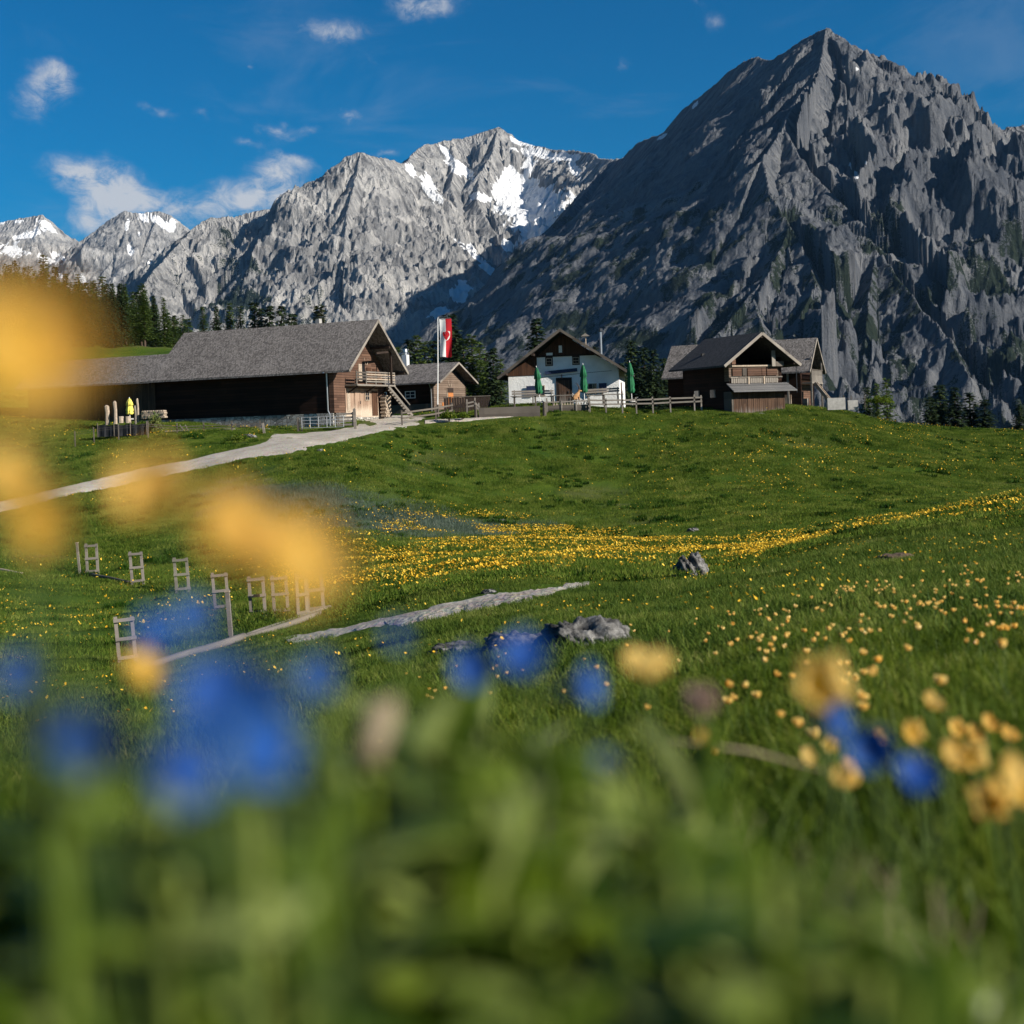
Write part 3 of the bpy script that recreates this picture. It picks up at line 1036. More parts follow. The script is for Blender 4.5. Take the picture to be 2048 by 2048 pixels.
# --- the big barn
def big_barn():
    o = P(668, 826, 104)
    b = thing('barn', 'big dark timber barn with long shingle roof and wooden gable balcony', 'barn', o, R(-22.6))
    L, W_, og, of, ze, zr = 16.9, 8.4, 1.9, .8, 3.25, 7.45
    ym = W_ / 2
    pitch = (zr - ze) / (ym + of)
    zw = ze + pitch * of - .22                                    # wall plate height
    roof = chevron_x(-L, og, -of, ym, W_ + of, ze, zr, ze).build('roof', 'shingle_x', b)
    for yy, zz in ((-of * .55, ze + pitch * of * .45 - .28), (ym, zr - .34), (W_ + of * .55, ze + pitch * of * .45 - .28), (ym * .5, ze + pitch * (of + ym * .5) - .34), (ym * 1.5, ze + pitch * (of + ym * .5) - .34)):
        MB().box(-L + .3, og - .12, yy - .11, yy + .11, zz - .14, zz + .06).build('purlin', 'beam_dark', b)
    for s in (0, 1):                                               # verge boards along the gable edge
        p0 = Vector((og + .03, -of, ze - .10)) if not s else Vector((og + .03, W_ + of, ze - .10))
        MB().beam(p0, (og + .03, ym, zr - .12), .05, .22, (0, -1 if s else 1, .01)).build('verge_board', 'fence_wood', b)
    MB().box(-L, 0, -.14, .0, -1.9, .0).build('stone_footing', 'footing', b)
    MB().box(-L, 0, 0, .3, 0.0, zw).build('long_wall', 'logs_shaded', b)
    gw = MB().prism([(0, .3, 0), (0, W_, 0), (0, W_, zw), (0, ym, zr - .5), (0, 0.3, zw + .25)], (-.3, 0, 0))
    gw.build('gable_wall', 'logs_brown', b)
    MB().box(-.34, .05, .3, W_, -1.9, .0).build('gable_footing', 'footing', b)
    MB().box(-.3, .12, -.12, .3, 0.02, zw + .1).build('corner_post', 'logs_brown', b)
    MB().box(-L, 0, W_ - .3, W_, 0, zw).build('back_wall', 'logs_shaded', b)
    MB().prism([(-L, 0, 0), (-L, W_, 0), (-L, W_, zw), (-L, ym, zr - .5), (-L, 0, zw)], (.25, 0, 0)).build('end_wall', 'logs_shaded', b)
    # lower storey of the gable: pale boards, stable door, window
    MB().box(0.003, .06, 1.8, 7.2, -.35, 1.95).build('stable_front', 'boards_pale', b)
    MB().box(0, .10, 2.0, 2.45, .1, 1.85).build('door_post', 'timber_pale', b)
    dd = MB().box(0.06, .12, 3.2, 4.2, -.25, 1.75).build('door', 'boards_pale', b)
    MB().box(0.12, .15, 4.0, 4.08, .7, .95).build('handle', 'metal_dark', dd)
    window(b, (.08, 5.25, 1.35), .62, .62, 'y', 'timber_pale')
    MB().box(0.06, .11, 6.1, 7.0, -.25, 1.75).build('door', 'boards_brown', b)
    # upper storey
    for y0, y1, z0, z1, m in ((4.05, 4.6, 2.5, 3.95, 'timber_pale'), (4.62, 5.1, 2.5, 3.95, 'void_shade'), (5.45, 6.1, 2.5, 3.7, 'boards_brown'), (6.5, 6.9, 2.5, 3.6, 'boards_brown')):
        MB().box(0.003, .07, y0, y1, z0, z1).build('hatch', m, b)  # the near-black one paints the shade of the open gap
    antlers(b, (0.02, 5.3, 3.9), .75)
    # balcony
    bal = MB().box(0, 1.15, 1.8, 8.3, 2.12, 2.24).build('balcony', 'fence_wood', b)
    for i in range(5):
        z = 2.42 + i * .19
        MB().box(1.09, 1.13, 3.4, 8.3, z, z + .10).build('rail', 'timber_pale' if i % 2 else 'fence_wood', bal)
    for y in (1.85, 3.4, 5.0, 6.6, 8.25):
        MB().box(1.03, 1.11, y - .045, y + .045, 2.2, 3.30).build('post', 'fence_wood', bal)
    for z in (2.6, 2.85, 3.1):
        MB().box(1.09, 1.13, 1.85, 3.3, z, z + .13).build('rail', 'fence_dark', bal)
    for y in (2.2, 5.0, 7.8):
        MB().beam((0, y, 1.55), (1.0, y, 2.1), .1, .12).build('bracket', 'beam_dark', bal)
    MB().box(og - .55, og - .40, 7.0, 7.14, 2.3, 5.0).build('gable_post', 'beam_dark', b)
    MB().beam((og - .5, 4.6, 4.75), (og - .5, 7.9, 5.05), .12, .16).build('tie_beam', 'beam_dark', b)
    # outside stair
    st = MB().beam((1.2, 7.0, 2.1), (2.7, 8.2, -.35), .06, .16).build('stair', 'fence_wood', b)
    MB().beam((.5, 7.9, 2.1), (2.0, 9.1, -.35), .06, .16).build('stringer', 'fence_wood', st)
    MB().beam((.5, 7.95, 3.0), (2.0, 9.15, .55), .06, .09).build('handrail', 'fence_wood', st)
    for i in range(11):
        t = (i + .5) / 11
        a = Vector((1.2, 7.0, 2.1)).lerp(Vector((2.7, 8.2, -.35)), t)
        c = Vector((.5, 7.9, 2.1)).lerp(Vector((2.0, 9.1, -.35)), t)
        MB().beam(a, c, .24, .05).build('tread', 'fence_wood', st)
    # rain pipe, chimney
    MB().tube([(-.35, -of - .02, ze - .1), (-.35, -.35, zw - .6), (-.35, -.3, .2), (-.2, -.32, -.1), (-.2, -.32, -1.5)], .055, 8).build('rain_pipe', 'metal_grey', b)
    MB().tube([(-3.6, 1.15, 2.6), (-3.6, 1.15, 2.6)], .01, 4)
    ch = MB().prism([(-4.3, ym + .6, zr - .7), (-3.85, ym + .6, zr - .7), (-3.90, ym + .6, zr + .45), (-4.25, ym + .6, zr + .45)], (0, .45, 0)).build('chimney', 'concrete', b)
    MB().box(-4.38, -3.77, ym + .52, ym + 1.13, zr + .57, zr + .62).build('cap', 'metal_dark', ch)
    for dx in (-4.25, -3.85):
        MB().box(dx, dx + .05, ym + .7, ym + .75, zr + .45, zr + .57).build('strut', 'metal_dark', ch)
    # lower wing at the left
    w = thing('barn_wing', 'lower shingled wing joining the far end of the big barn', 'barn', o, R(-22.6))
    x0, x1 = -31.0, -L - .02
    chevron_x(x0, x1, -of, 2.0, 4.9, ze - .03, ze + pitch * (2.0 + of) - .03, ze - .03).build('roof', 'shingle_x', w)
    MB().box(x0 + .6, x1, 0.05, .3, 0.0, zw).build('front_wall', 'boards_up', w)
    MB().box(x0 + .6, x1, 3.6, 3.9, -.5, zw).build('back_wall', 'boards_up', w)
    MB().box(x0 + .6, x0 + .85, .3, 3.6, -.5, zw + .6).build('end_wall', 'boards_up', w)
    MB().box(x0 + .6, x1, -.08, .05, -1.6, 0.0).build('stone_footing', 'footing', w)
    MB().box(-22.6, -21.6, -.02, .05, 0.1, 2.0).build('door', 'boards_brown', w)
    return b


big_barn()


# --- the small log hut
def small_hut():
    o = P(868, 819, 122)
    b = thing('log_hut', 'small brown log hut with orange door behind the flagpole', 'hut', o, R(-25))
    L, W_, og, of, ze, zr = 9.0, 6.6, 1.0, .6, 2.5, 4.4
    ym = W_ / 2
    pitch = (zr - ze) / (ym + of)
    zw = ze + pitch * of - .2
    chevron_x(-L, og, -of, ym, W_ + of, ze, zr, ze, .14).build('roof', 'shingle_x', b)
    for s in (0, 1):
        MB().beam((og + .03, -of if not s else W_ + of, ze - .08), (og + .03, ym, zr - .09), .05, .17, (0, -1 if s else 1, .01)).build('verge_board', 'fence_wood', b)
    for yy, zz in ((-.2, zw - .05), (ym, zr - .28), (W_ + .2, zw - .05)):
        MB().box(-L + .2, og - .1, yy - .09, yy + .09, zz - .1, zz + .08).build('purlin', 'beam_dark', b)
    MB().box(-L, 0, 0, .25, .55, zw).build('long_wall', 'logs_shaded', b)
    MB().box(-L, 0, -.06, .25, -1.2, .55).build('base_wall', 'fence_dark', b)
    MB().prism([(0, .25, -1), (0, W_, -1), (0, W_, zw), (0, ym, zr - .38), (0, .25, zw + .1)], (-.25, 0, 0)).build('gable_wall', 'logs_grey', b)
    MB().box(-L, 0, W_ - .25, W_, -1, zw).build('back_wall', 'logs_shaded', b)
    MB().box(-.25, .08, -.08, .25, -.9, zw).build('corner_post', 'logs_grey', b)
    d = MB().box(0.01, .09, 2.75, 3.75, -.35, 1.55).build('door', 'door_orange', b)
    MB().box(.09, .13, 2.85, 2.9, .5, .7).build('handle', 'metal_dark', d)
    MB().box(0.005, .07, 2.65, 3.85, 1.56, 2.0).build('lintel', 'beam_dark', b)
    MB().box(0.005, .06, 2.62, 2.74, -.4, 1.95).build('door_jamb', 'timber_pale', b)
    antlers(b, (0.0, 3.2, 2.1), .8)
    MB().box(0, .05, 1.6, 2.1, .2, .65).build('wall_box', 'door_orange', b)
    window(b, (-5.4, -.02, 1.35), .9, .75, 'x', 'white_paint')
    window(b, (-2.4, -.02, 1.45), .95, .55, 'x', 'white_paint')
    MB().tube([(-.15, -.55, ze - .05), (-.15, -.2, 1.9), (-.15, -.14, 1.5), (-.15, -.14, -.7)], .045, 8).build('rain_pipe', 'metal_grey', b)
    ch = MB().box(-4.9, -4.4, ym - .25, ym + .25, zr - .5, zr + .95).build('chimney', 'white_paint', b)
    MB().tube([(-4.65, ym, zr + .95), (-4.65, ym, zr + 1.2), (-4.65, ym, zr + 1.21), (-4.65, ym, zr + 1.5), (-4.65, ym, zr + 1.55)], [.14, .14, .22, .2, .05], 10).build('cowl', 'metal_grey', ch)


small_hut()


# --- the white hut
def white_hut():
    o = P(1018, 798, 116)
    b = thing('alpine_hut', 'whitewashed alpine hut with dark wooden gable and low-pitched roof', 'hut', o, R(-8))
    W_, og, zr, zl, ol, ze, orr, Lw = 9.6, 1.4, 5.81, 1.87, .75, 1.97, .9, 9.0
    xm = W_ / 2
    sl, srr = (zr - zl) / (xm + ol), (zr - ze) / (xm + orr)
    zL, zR = zl + sl * ol - .2, ze + srr * orr - .2
    chevron_y(-og, Lw + .6, -ol, xm, W_ + orr, zl, zr, ze, .17).build('roof', 'shingle_dark', b)
    for s in (0, 1):
        MB().beam((-ol, -og - .03, zl - .1) if not s else (W_ + orr, -og - .03, ze - .1), (xm, -og - .03, zr - .1), .05, .22, (1 if not s else -1, 0, .01)).build('verge_board', 'fence_dark', b)
    for xx, zz in ((-.1, zL - .05), (xm, zr - .35), (W_ + .1, zR - .05), (2.35, zl + sl * (ol + 2.35) - .35), (7.3, ze + srr * (orr + 2.3) - .35)):
        MB().box(xx - .1, xx + .1, -og + .06, Lw, zz - .12, zz + .08).build('purlin', 'beam_dark', b)
    zb = 3.55                                                     # where plaster ends and boards begin in the middle
    x1, x2 = 2.55, 7.2
    MB().prism([(0, 0, -1.2), (W_, 0, -1.2), (W_, 0, zR), (x2 + .35, 0, zb), (x1, 0, zb), (x1, 0, 1.95), (0, 0, 1.95)], (0, .4, 0)).build('plaster_wall', 'plaster', b)
    MB().prism([(x1, -.04, zb), (x2 + .5, -.04, zb), (xm, -.04, zr - .35)], (0, .3, 0)).build('gable_boards', 'boards_brown', b)
    MB().prism([(.0, -.04, 1.96), (x1, -.04, 1.96), (x1, -.04, zb), (x1, -.04, zl + sl * (ol + x1) - .35), (0, -.04, zL - .02)], (0, .3, 0)).build('side_boards', 'boards_brown', b)
    MB().box(x1 - .06, x2 + .5, -.10, -.03, zb - .05, zb + .09).build('sill_beam', 'beam_dark', b)
    MB().box(W_ - .4, W_, .4, Lw, -1.2, zR).build('side_wall', 'plaster', b)
    MB().box(0, .4, .4, Lw, -1.2, zL).build('side_wall', 'boards_up', b)
    MB().box(0, W_, Lw - .3, Lw - .005, -1.2, 1.6).build('back_wall', 'plaster', b)
    MB().box(W_, W_ + .06, 2.2, 3.1, -1.0, 1.15).build('side_door', 'boards_brown', b)
    # door
    MB().box(4.28, 5.42, -.012, .05, -.6, 1.55).build('doorway', 'void_shade', b)
    d = MB().box(4.36, 5.34, -.05, -.012, -.6, 1.45).build('door', 'boards_up', b)
    MB().box(5.18, 5.24, -.10, -.05, .3, .5).build('handle', 'metal_dark', d)
    fr = MB().box(4.16, 4.28, -.06, .02, -.6, 1.66)
    fr.box(5.42, 5.54, -.06, .02, -.6, 1.66).box(4.16, 5.54, -.062, .02, 1.55, 1.67)
    fr.build('door_frame', 'beam_dark', b)
    # upper windows
    window(b, (3.62, 0.0, 3.10), .40, .50, 'x', 'timber_pale')
    window(b, (5.95, 0.0, 3.10), .46, .46, 'x', 'timber_pale')
    for xx in (3.62, 5.95):
        MB().box(xx - .33, xx + .33, -.04, .005, 2.72, 3.52).build('window_surround', 'beam_dark', b)
    MB().box(3.4, 3.95, -.07, -.045, 3.62, 3.86).build('notice', 'white_paint', b)
    MB().box(4.5, 4.78, -.07, -.045, 3.84, 4.45).build('notice', 'white_paint', b)
    # ground floor windows and their shutters
    for xx, side in ((2.45, -1), (7.65, 1)):
        window(b, (xx + .35 * (1 if side < 0 else -1), 0.0, .62), .62, .78, 'x', 'timber_pale')
        MB().box(xx + side * .55 - .33, xx + side * .55 + .33, -.17, -.11, .22, 1.06).build('shutter', 'shutter_blue', b)
        MB().box(xx + .35 * (1 if side < 0 else -1) - .62, xx + .35 * (1 if side < 0 else -1) - .38, -.09, -.03, .22, 1.06).build('shutter', 'shutter_blue', b)
    # sign board, lamp, cable, bracket
    sg = MB().beam((3.25, -.16, 2.12), (6.05, -.16, 2.30), .05, .30, (0, 0, 1)).build('sign_board', 'shutter_blue', b)
    MB().box(4.64, 4.74, -.30, -.10, 1.62, 1.94).build('lamp', 'metal_dark', b)
    MB().tube([(2.9, -.03, 1.76), (4.7, -.03, 1.86), (7.0, -.03, 2.02), (9.0, -.03, 2.10)], .018, 5).build('cable', 'metal_dark', b)
    # chimney pipe on the right roof side
    cp = MB().tube([(7.9, 3.4, ze + srr * (orr + 1.7) - .3), (7.9, 3.4, 5.7)], .11, 10).build('chimney_pipe', 'metal_grey', b)
    MB().tube([(7.9, 3.4, 5.74), (7.9, 3.4, 5.98), (7.9, 3.4, 6.06)], [.22, .2, .04], 10).build('cowl', 'metal_dark', cp)
    bp = MB().tube([(6.6, 3.0, 3.6), (6.6, 3.0, 5.35)], .06, 6).build('mast', 'timber_pale', b)
    MB().prism([(6.2, 2.8, 5.35), (7.0, 2.8, 5.35), (6.6, 2.8, 5.62)], (0, .4, 0)).build('mast_roof', 'fence_wood', bp)


white_hut()


# --- the dark log house at the right, with the boarded shed in front
def log_house():
    o = P(1465.6, 822.7, 108)
    b = thing('log_house', 'dark log house with open gable loft and boarded shed below', 'house', o, R(26.6))
    W_, og, zr, ze, ov, L = 5.27, .75, 6.37, 3.72, 1.22, 7.3
    xm = W_ / 2
    sl = (zr - ze) / (xm + ov)
    zw = ze + sl * ov - .2
    chevron_y(-og, L, -ov, xm, W_ + ov, ze, zr, ze, .16).build('roof', 'shingle_dark', b)
    for s in (0, 1):
        MB().beam((-ov if not s else W_ + ov, -og - .03, ze - .09), (xm, -og - .03, zr - .1), .05, .24, (1 if not s else -1, 0, .01)).build('verge_board', 'fence_wood', b)
    for xx, zz in ((-ov * .5, ze + sl * ov * .5 - .3), (xm, zr - .34), (W_ + ov * .5, ze + sl * ov * .5 - .3)):
        MB().box(xx - .1, xx + .1, -og + .05, L - .1, zz - .12, zz + .07).build('purlin', 'beam_dark', b)
    # walls
    MB().box(0, .25, 1.0, L - .3, -1.2, zw).build('side_wall', 'logs_shaded', b)
    MB().box(W_ - .25, W_, .3, L - .3, -1.2, zw).build('side_wall', 'logs_shaded', b)
    MB().prism([(0, L - .5, -1.2), (W_, L - .5, -1.2), (W_, L - .5, zw), (xm, L - .5, zr - .4), (0, L - .5, zw)], (0, .2, 0)).build('back_wall', 'logs_shaded', b)
    MB().box(.25, W_ - .25, 4.4, 4.55, 2.4, zw + .6).build('loft_shade_sheet', 'void_shade', b)  # near-black sheet set in the loft to stand for its shade
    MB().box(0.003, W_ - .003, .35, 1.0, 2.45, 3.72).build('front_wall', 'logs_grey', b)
    MB().box(0, W_, .3, 1.0, -1.2, 2.45).build('lower_wall', 'logs_shaded', b)
    # gallery: carved panels and slats
    gal = MB().box(-.02, W_ + .02, .22, .34, 3.62, 3.74).build('gallery', 'timber_pale', b)
    for x0, x1, m in ((.3, 1.2, 'logs_brown'), (1.3, 1.7, 'fence_dark'), (1.8, 3.2, 'logs_brown'), (3.25, 3.65, 'logs_brown'), (3.75, 4.8, 'logs_brown')):
        MB().box(x0, x1, .24, .33, 2.88, 3.50).build('panel', m, gal)
    for k in range(22):
        x = .12 + k * .215
        if k == 0:
            f0 = MB().box(0, .17, 0, .05, 0, .40).build('slat', 'fence_wood', gal)
            f0.location = (x, .2, 2.28)
        else:
            q = f0.copy()
            COL.objects.link(q)
            q.parent = gal
            q.location = (x, .2 + .004 * (k % 3), 2.28 - .015 * (k % 2))
    MB().box(0.02, W_ - .02, .16, .26, 2.70, 2.80).build('rail', 'fence_wood', gal)
    for x in (1.75, 3.3):
        MB().box(x, x + .12, .12, .25, 1.95, 2.8).build('post', 'timber_pale', gal)
    sgn = MB().box(.05, .42, -.05, .0, 3.78, 4.32).build('loft_panel', 'logs_brown', b)
    MB().box(4.05, 4.4, -.1, .0, 3.6, 4.9).build('loft_post', 'fence_wood', b)
    MB().box(4.45, 5.25, -.08, .0, 3.6, 4.0).build('loft_panel', 'fence_dark', b)
    MB().box(.2, W_ - .2, .5, .88, 3.45, 3.55).build('loft_floor', 'beam_dark', b)
    # pent roof
    MB().prism([(-.55, -1.0, 1.62), (W_ + .55, -1.0, 1.62), (W_ + .55, .33, 2.28), (-.3, .33, 2.28)], (0, 0, -.09)).build('pent_roof', 'shingle_y', b)
    # shed of standing boards
    n = 26
    bw = (W_ - .1) / n
    MB().box(0.02, W_ - .02, -.04, .3, -1.2, 1.55).build('shed_core', 'beam_dark', b)
    mats = ('boards_up',)
    for k in range(n):
        h = 1.52 + .02 * ((k * 7) % 3)
        MB().box(.05 + k * bw, .05 + (k + 1) * bw - .018, -.09 - .012 * ((k * 5) % 3), -.035, -.9, h).build('plank', 'boards_up', b)
    MB().box(-.12, .05, -.08, 1.0, -1.2, 1.6).build('shed_side', 'fence_dark', b)
    # windows of the side wall, lit slivers
    for y in (2.7, 5.0):
        MB().box(-.05, .0, y - .4, y - .3, 1.2, 1.85).build('window_frame', 'fence_wood', b)
        MB().box(-.03, .0, y - .3, y + .35, 1.2, 1.85).build('window', 'glass_dark', b)
    MB().tube([(W_ + ov - .15, -.3, ze - .1), (W_ + ov - .15, -.3, 1.4)], .03, 6).build('rain_pipe', 'metal_dark', b)


log_house()


# --- the long barn behind it
def rear_barn():
    o = P(1603, 806, 121)
    b = thing('barn', 'long grey shingled barn behind the dark log house', 'barn', o, R(-25))
    L, W_, og, of, ze, zr = 13.0, 5.4, 1.0, .7, 2.85, 6.0
    ym = W_ / 2
    pitch = (zr - ze) / (ym + of)
    zw = ze + pitch * of - .2
    chevron_x(-L, og, -of, ym, W_ + of, ze, zr, ze, .16).build('roof', 'shingle_x', b)
    for s in (0, 1):
        MB().beam((og + .03, -of if not s else W_ + of, ze - .09), (og + .03, ym, zr - .1), .05, .2, (0, -1 if s else 1, .01)).build('verge_board', 'fence_wood', b)
    MB().box(-L + .4, 0, 0, .25, -1.5, zw).build('long_wall', 'logs_shaded', b)
    MB().prism([(0, .25, 2.2), (0, W_, 2.2), (0, W_, zw), (0, ym, zr - .4), (0, .25, zw)], (-.25, 0, 0)).build('gable_wall', 'logs_shaded', b)
    MB().box(-.5, -.25, .25, W_, -1.5, 2.2).build('lower_wall', 'logs_brown', b)
    MB().box(-L + .4, 0, W_ - .25, W_, -1.5, zw).build('back_wall', 'logs_shaded', b)
    MB().box(-L + .4, -L + .65, .25, W_ - .25, -1.5, zw).build('end_wall', 'logs_shaded', b)
    for xx in (-2.4, -1.2):
        MB().box(xx, xx + .16, -.35, -.18, -1.5, ze).build('post', 'fence_wood', b)
    MB().box(-2.0, -.9, -.1, -.0, -.6, .8).build('hay_door', 'boards_pale', b)
    bal = MB().box(0, .95, .4, W_ - .3, 1.75, 1.86).build('balcony', 'fence_wood', b)
    for k in range(16):
        y = .45 + k * .285
        MB().box(.88, .92, y, y + .21, 1.8, 2.95).build('slat', 'fence_wood', bal)
    MB().box(.86, .95, .4, W_ - .3, 2.95, 3.05).build('rail', 'fence_dark', bal)
    for y in (.5, W_ - .5):
        MB().box(.78, .92, y - .08, y + .08, -1.5, 4.2).build('post', 'fence_wood', bal)
    # plank chute leaning on the balcony
    ch = MB().beam((1.0, 1.6, 1.7), (3.4, .9, -1.35), .75, .06).build('hay_chute', 'timber_pale', b)
    for s in (-1, 1):
        MB().beam((1.0, 1.6 + s * .4, 1.82), (3.4, .9 + s * .4, -1.2), .06, .24).build('side_board', 'timber_pale' if s > 0 else 'fence_wood', ch)
    MB().box(-.3, .4, .5, 1.3, -1.5, .4).build('cupboard', 'fence_wood', b)


rear_barn()
# ------------------------------------------------------------------ things round the huts
def at(u, v, d):
    return P(u, v, d)


def ground_at(u, v, d0=60, d1=140):
    return hit(u, v, d0, d1)


# flagpole and flag
def flag():
    p = at(876, 827, 111)
    f = thing('flagpole', 'tall white flagpole standing at the roadside before the log hut', 'flagpole', p)
    top = at(875.5, 636, 111) - p
    MB().tube([(0, 0, -.8), (0, 0, .9), tuple(top * .5), tuple(top)], [.06, .06, .045, .035], 10).build('pole', 'white_paint', f)
    MB().tube([(0, 0, -.9), (.0, 0, .75)], .10, 8).build('footing_post', 'fence_dark', f)
    MB().tube([tuple(top), tuple(top + Vector((.05, 0, .09)))], [.055, .03], 8).build('finial', 'metal_grey', f)
    g = thing('flag', 'white and red banner with red eagle shield hanging from the flagpole', 'flag', p + top)
    w, h = 1.0, 3.22
    MB().tube([(0, 0, -.04), (w + .05, 0, -.04)], .022, 6).build('banner_rod', 'metal_grey', g)
    for z in (-.9, -1.9):
        MB().tube([(0, 0, z), (.14, 0, z)], .018, 6).build('clip', 'metal_grey', g)

    def cloth(s, t):
        x = .12 + s * w * (1 - .03 * t) + .03 * math.sin(t * 5)
        y = .10 * math.sin(s * 7 + t * 3.0) * (.3 + t) + .05 * math.sin(t * 11 + s * 2)
        return Vector((x, y, -.06 - t * h + .03 * math.sin(s * 6)))

    def sheet(s0, s1, name, mat):
        n, k = 8, 26
        m = MB()
        vs = [cloth(s0 + (s1 - s0) * i / n, j / k) for j in range(k + 1) for i in range(n + 1)]
        fs = [(j * (n + 1) + i, j * (n + 1) + i + 1, (j + 1) * (n + 1) + i + 1, (j + 1) * (n + 1) + i) for j in range(k) for i in range(n)]
        return m.add(vs, fs).build(name, mat, g, True)
    sheet(0, .5, 'white_half', 'flag_white')
    sheet(.5, 1, 'red_half', 'flag_red')

    def patch(name, polys, mat, off):
        m = MB()
        for poly in polys:
            vs = [cloth(.5 + x / w, .44 - y / h) + Vector((0, -off, 0)) for x, y in poly]
            m.add(vs, [tuple(range(len(vs)))])
        return m.build(name, mat, g)
    patch('shield', [[(-.34, .36), (-.17, .39), (0, .40), (.17, .39), (.34, .36), (.34, .0), (.27, -.24), (.14, -.38), (0, -.44), (-.14, -.38), (-.27, -.24), (-.34, 0)]], 'flag_white', .02)
    wing = [(.04, .02), (.10, .12), (.14, .28), (.20, .24), (.22, .30), (.26, .22), (.30, .10), (.24, .06), (.27, -.02), (.20, -.03), (.22, -.11), (.14, -.10), (.14, -.17), (.06, -.10)]
    eagle = [[(-.05, .14), (0, .18), (.05, .14), (.06, 0), (.05, -.12), (.0, -.2), (-.05, -.12), (-.06, 0)], [(-.03, .16), (-.06, .24), (-.13, .23), (-.06, .29), (0, .31), (.04, .27), (.03, .16)],
             wing, [(-x, y) for x, y in wing], [(.02, -.16), (.09, -.33), (.03, -.30), (0, -.36), (-.03, -.30), (-.09, -.33), (-.02, -.16)],
             [(.05, -.12), (.17, -.22), (.12, -.27), (.03, -.18)], [(-.05, -.12), (-.17, -.22), (-.12, -.27), (-.03, -.18)]]
    patch('eagle', eagle, 'flag_red', .035)


flag()


# closed parasols on the terrace
def parasol(label, u, v_top, v_bot, d, lean, mat='parasol_green'):
    p = at(u, v_bot, d)
    h = (at(u, v_top, d) - p).z
    g = thing('closed_parasol', label, 'parasol', p, 0, 'closed green parasols on the hut terrace' if mat == 'parasol_green' else None)
    g.rotation_euler = (0, lean, 0)
    MB().tube([(0, 0, -.3), (0, 0, h)], .035, 8).build('pole', 'white_paint', g)
    MB().tube([(0, 0, -.05), (0, 0, .05)], [.32, .28], 12).build('base', 'concrete', g)
    n, m = 24, MB()
    prof = [(.99, .03), (.94, .10), (.80, .20), (.66, .27), (.64, .19), (.55, .22), (.42, .26), (.34, .21), (.28, .27), (.22, .20)]
    vs, fs = [], []
    for j, (t, r) in enumerate(prof):
        for i in range(n):
            q = 2 * math.pi * i / n
            rr = r * (1 + .28 * math.cos(q * 8 + j * .3)) * (1 if j else .6)
            vs.append((rr * math.cos(q), rr * math.sin(q), t * h))
    for j in range(len(prof) - 1):
        for i in range(n):
            fs.append((j * n + i, j * n + (i + 1) % n, (j + 1) * n + (i + 1) % n, (j + 1) * n + i))
    m.add(vs, fs).build('canopy', mat, g, True)
    MB().tube([(0, 0, .655 * h), (0, 0, .635 * h)], .215, 12).build('strap', 'metal_dark', g)
    MB().tube([(0, 0, h), (0, 0, h + .08)], [.03, .015], 6).build('finial', 'white_paint', g)


parasol('folded green parasol standing before the blue shutter left of the hut door', 1080, 733, 803, 111.5, -.07)
parasol('folded green parasol standing between the hut door and the right window', 1169, 728, 801, 111.5, -.01)
parasol('folded green parasol standing off the right corner of the white hut', 1264, 723, 803, 112.5, -.03)
parasol('pale yellow folded sunshade on the lawn before the barn wing', 260, 796, 838, 107, 0, 'parasol_yellow')


# the seated ibex figure on the terrace
def ibex():
    p = at(1153, 801, 110.5)
    g = thing('ibex_figure', 'tan carved ibex with long curved horns sitting on the hut terrace', 'statue', p, R(8))
    me = bpy.data.meshes.new('body')
    v = [(-.26, 0, .16), (-.12, 0, .30), (.06, 0, .46), (.18, 0, .62), (.22, 0, .80), (.36, -.02, .80), (.46, -.03, .75),      # rump, back, withers, neck, poll, face, muzzle
         (.16, -.12, .36), (.20, -.13, .18), (.22, -.13, .0), (.16, .12, .36), (.20, .13, .18), (.22, .13, .0),              # fore legs
         (-.20, -.17, .13), (.02, -.2, .17), (.04, -.2, .03), (-.2, .17, .13), (.02, .2, .17), (.04, .2, .03), (-.40, 0, .14)]
    r = [.20, .23, .21, .13, .10, .085, .055, .08, .05, .04, .08, .05, .04, .12, .07, .045, .12, .07, .045, .04]
    e = [(0, 1), (1, 2), (2, 3), (3, 4), (4, 5), (5, 6), (2, 7), (7, 8), (8, 9), (2, 10), (10, 11), (11, 12), (0, 13), (13, 14), (14, 15), (0, 16), (16, 17), (17, 18), (0, 19)]
    me.from_pydata(v, e, [])
    me.materials.append(MATS['fur'])
    o = bpy.data.objects.new('body', me)
    link(o, g)
    sk = o.modifiers.new('skin', 'SKIN')
    for i, q in enumerate(me.skin_vertices[0].data):
        q.radius = (r[i], r[i])
        q.use_root = i == 0
    sk.use_smooth_shade = True
    o.modifiers.new('sub', 'SUBSURF').render_levels = 1
    for s in (-1, 1):
        pts = [(.24 - .30 * t * t + .05 * t, s * (.05 + .16 * t), .86 + .72 * t - .10 * t * t) for t in np.linspace(0, 1, 8)]
        MB().tube(pts, [.045 * (1.05 - t) + .006 for t in np.linspace(0, 1, 8)], 6).build('horn', 'horn', g)
        MB().tube([(.20, s * .09, .84), (.14, s * .22, .86)], [.04, .008], 5).build('ear', 'fur', g)
    g.scale = (1.05, 1.05, 1.0)


ibex()


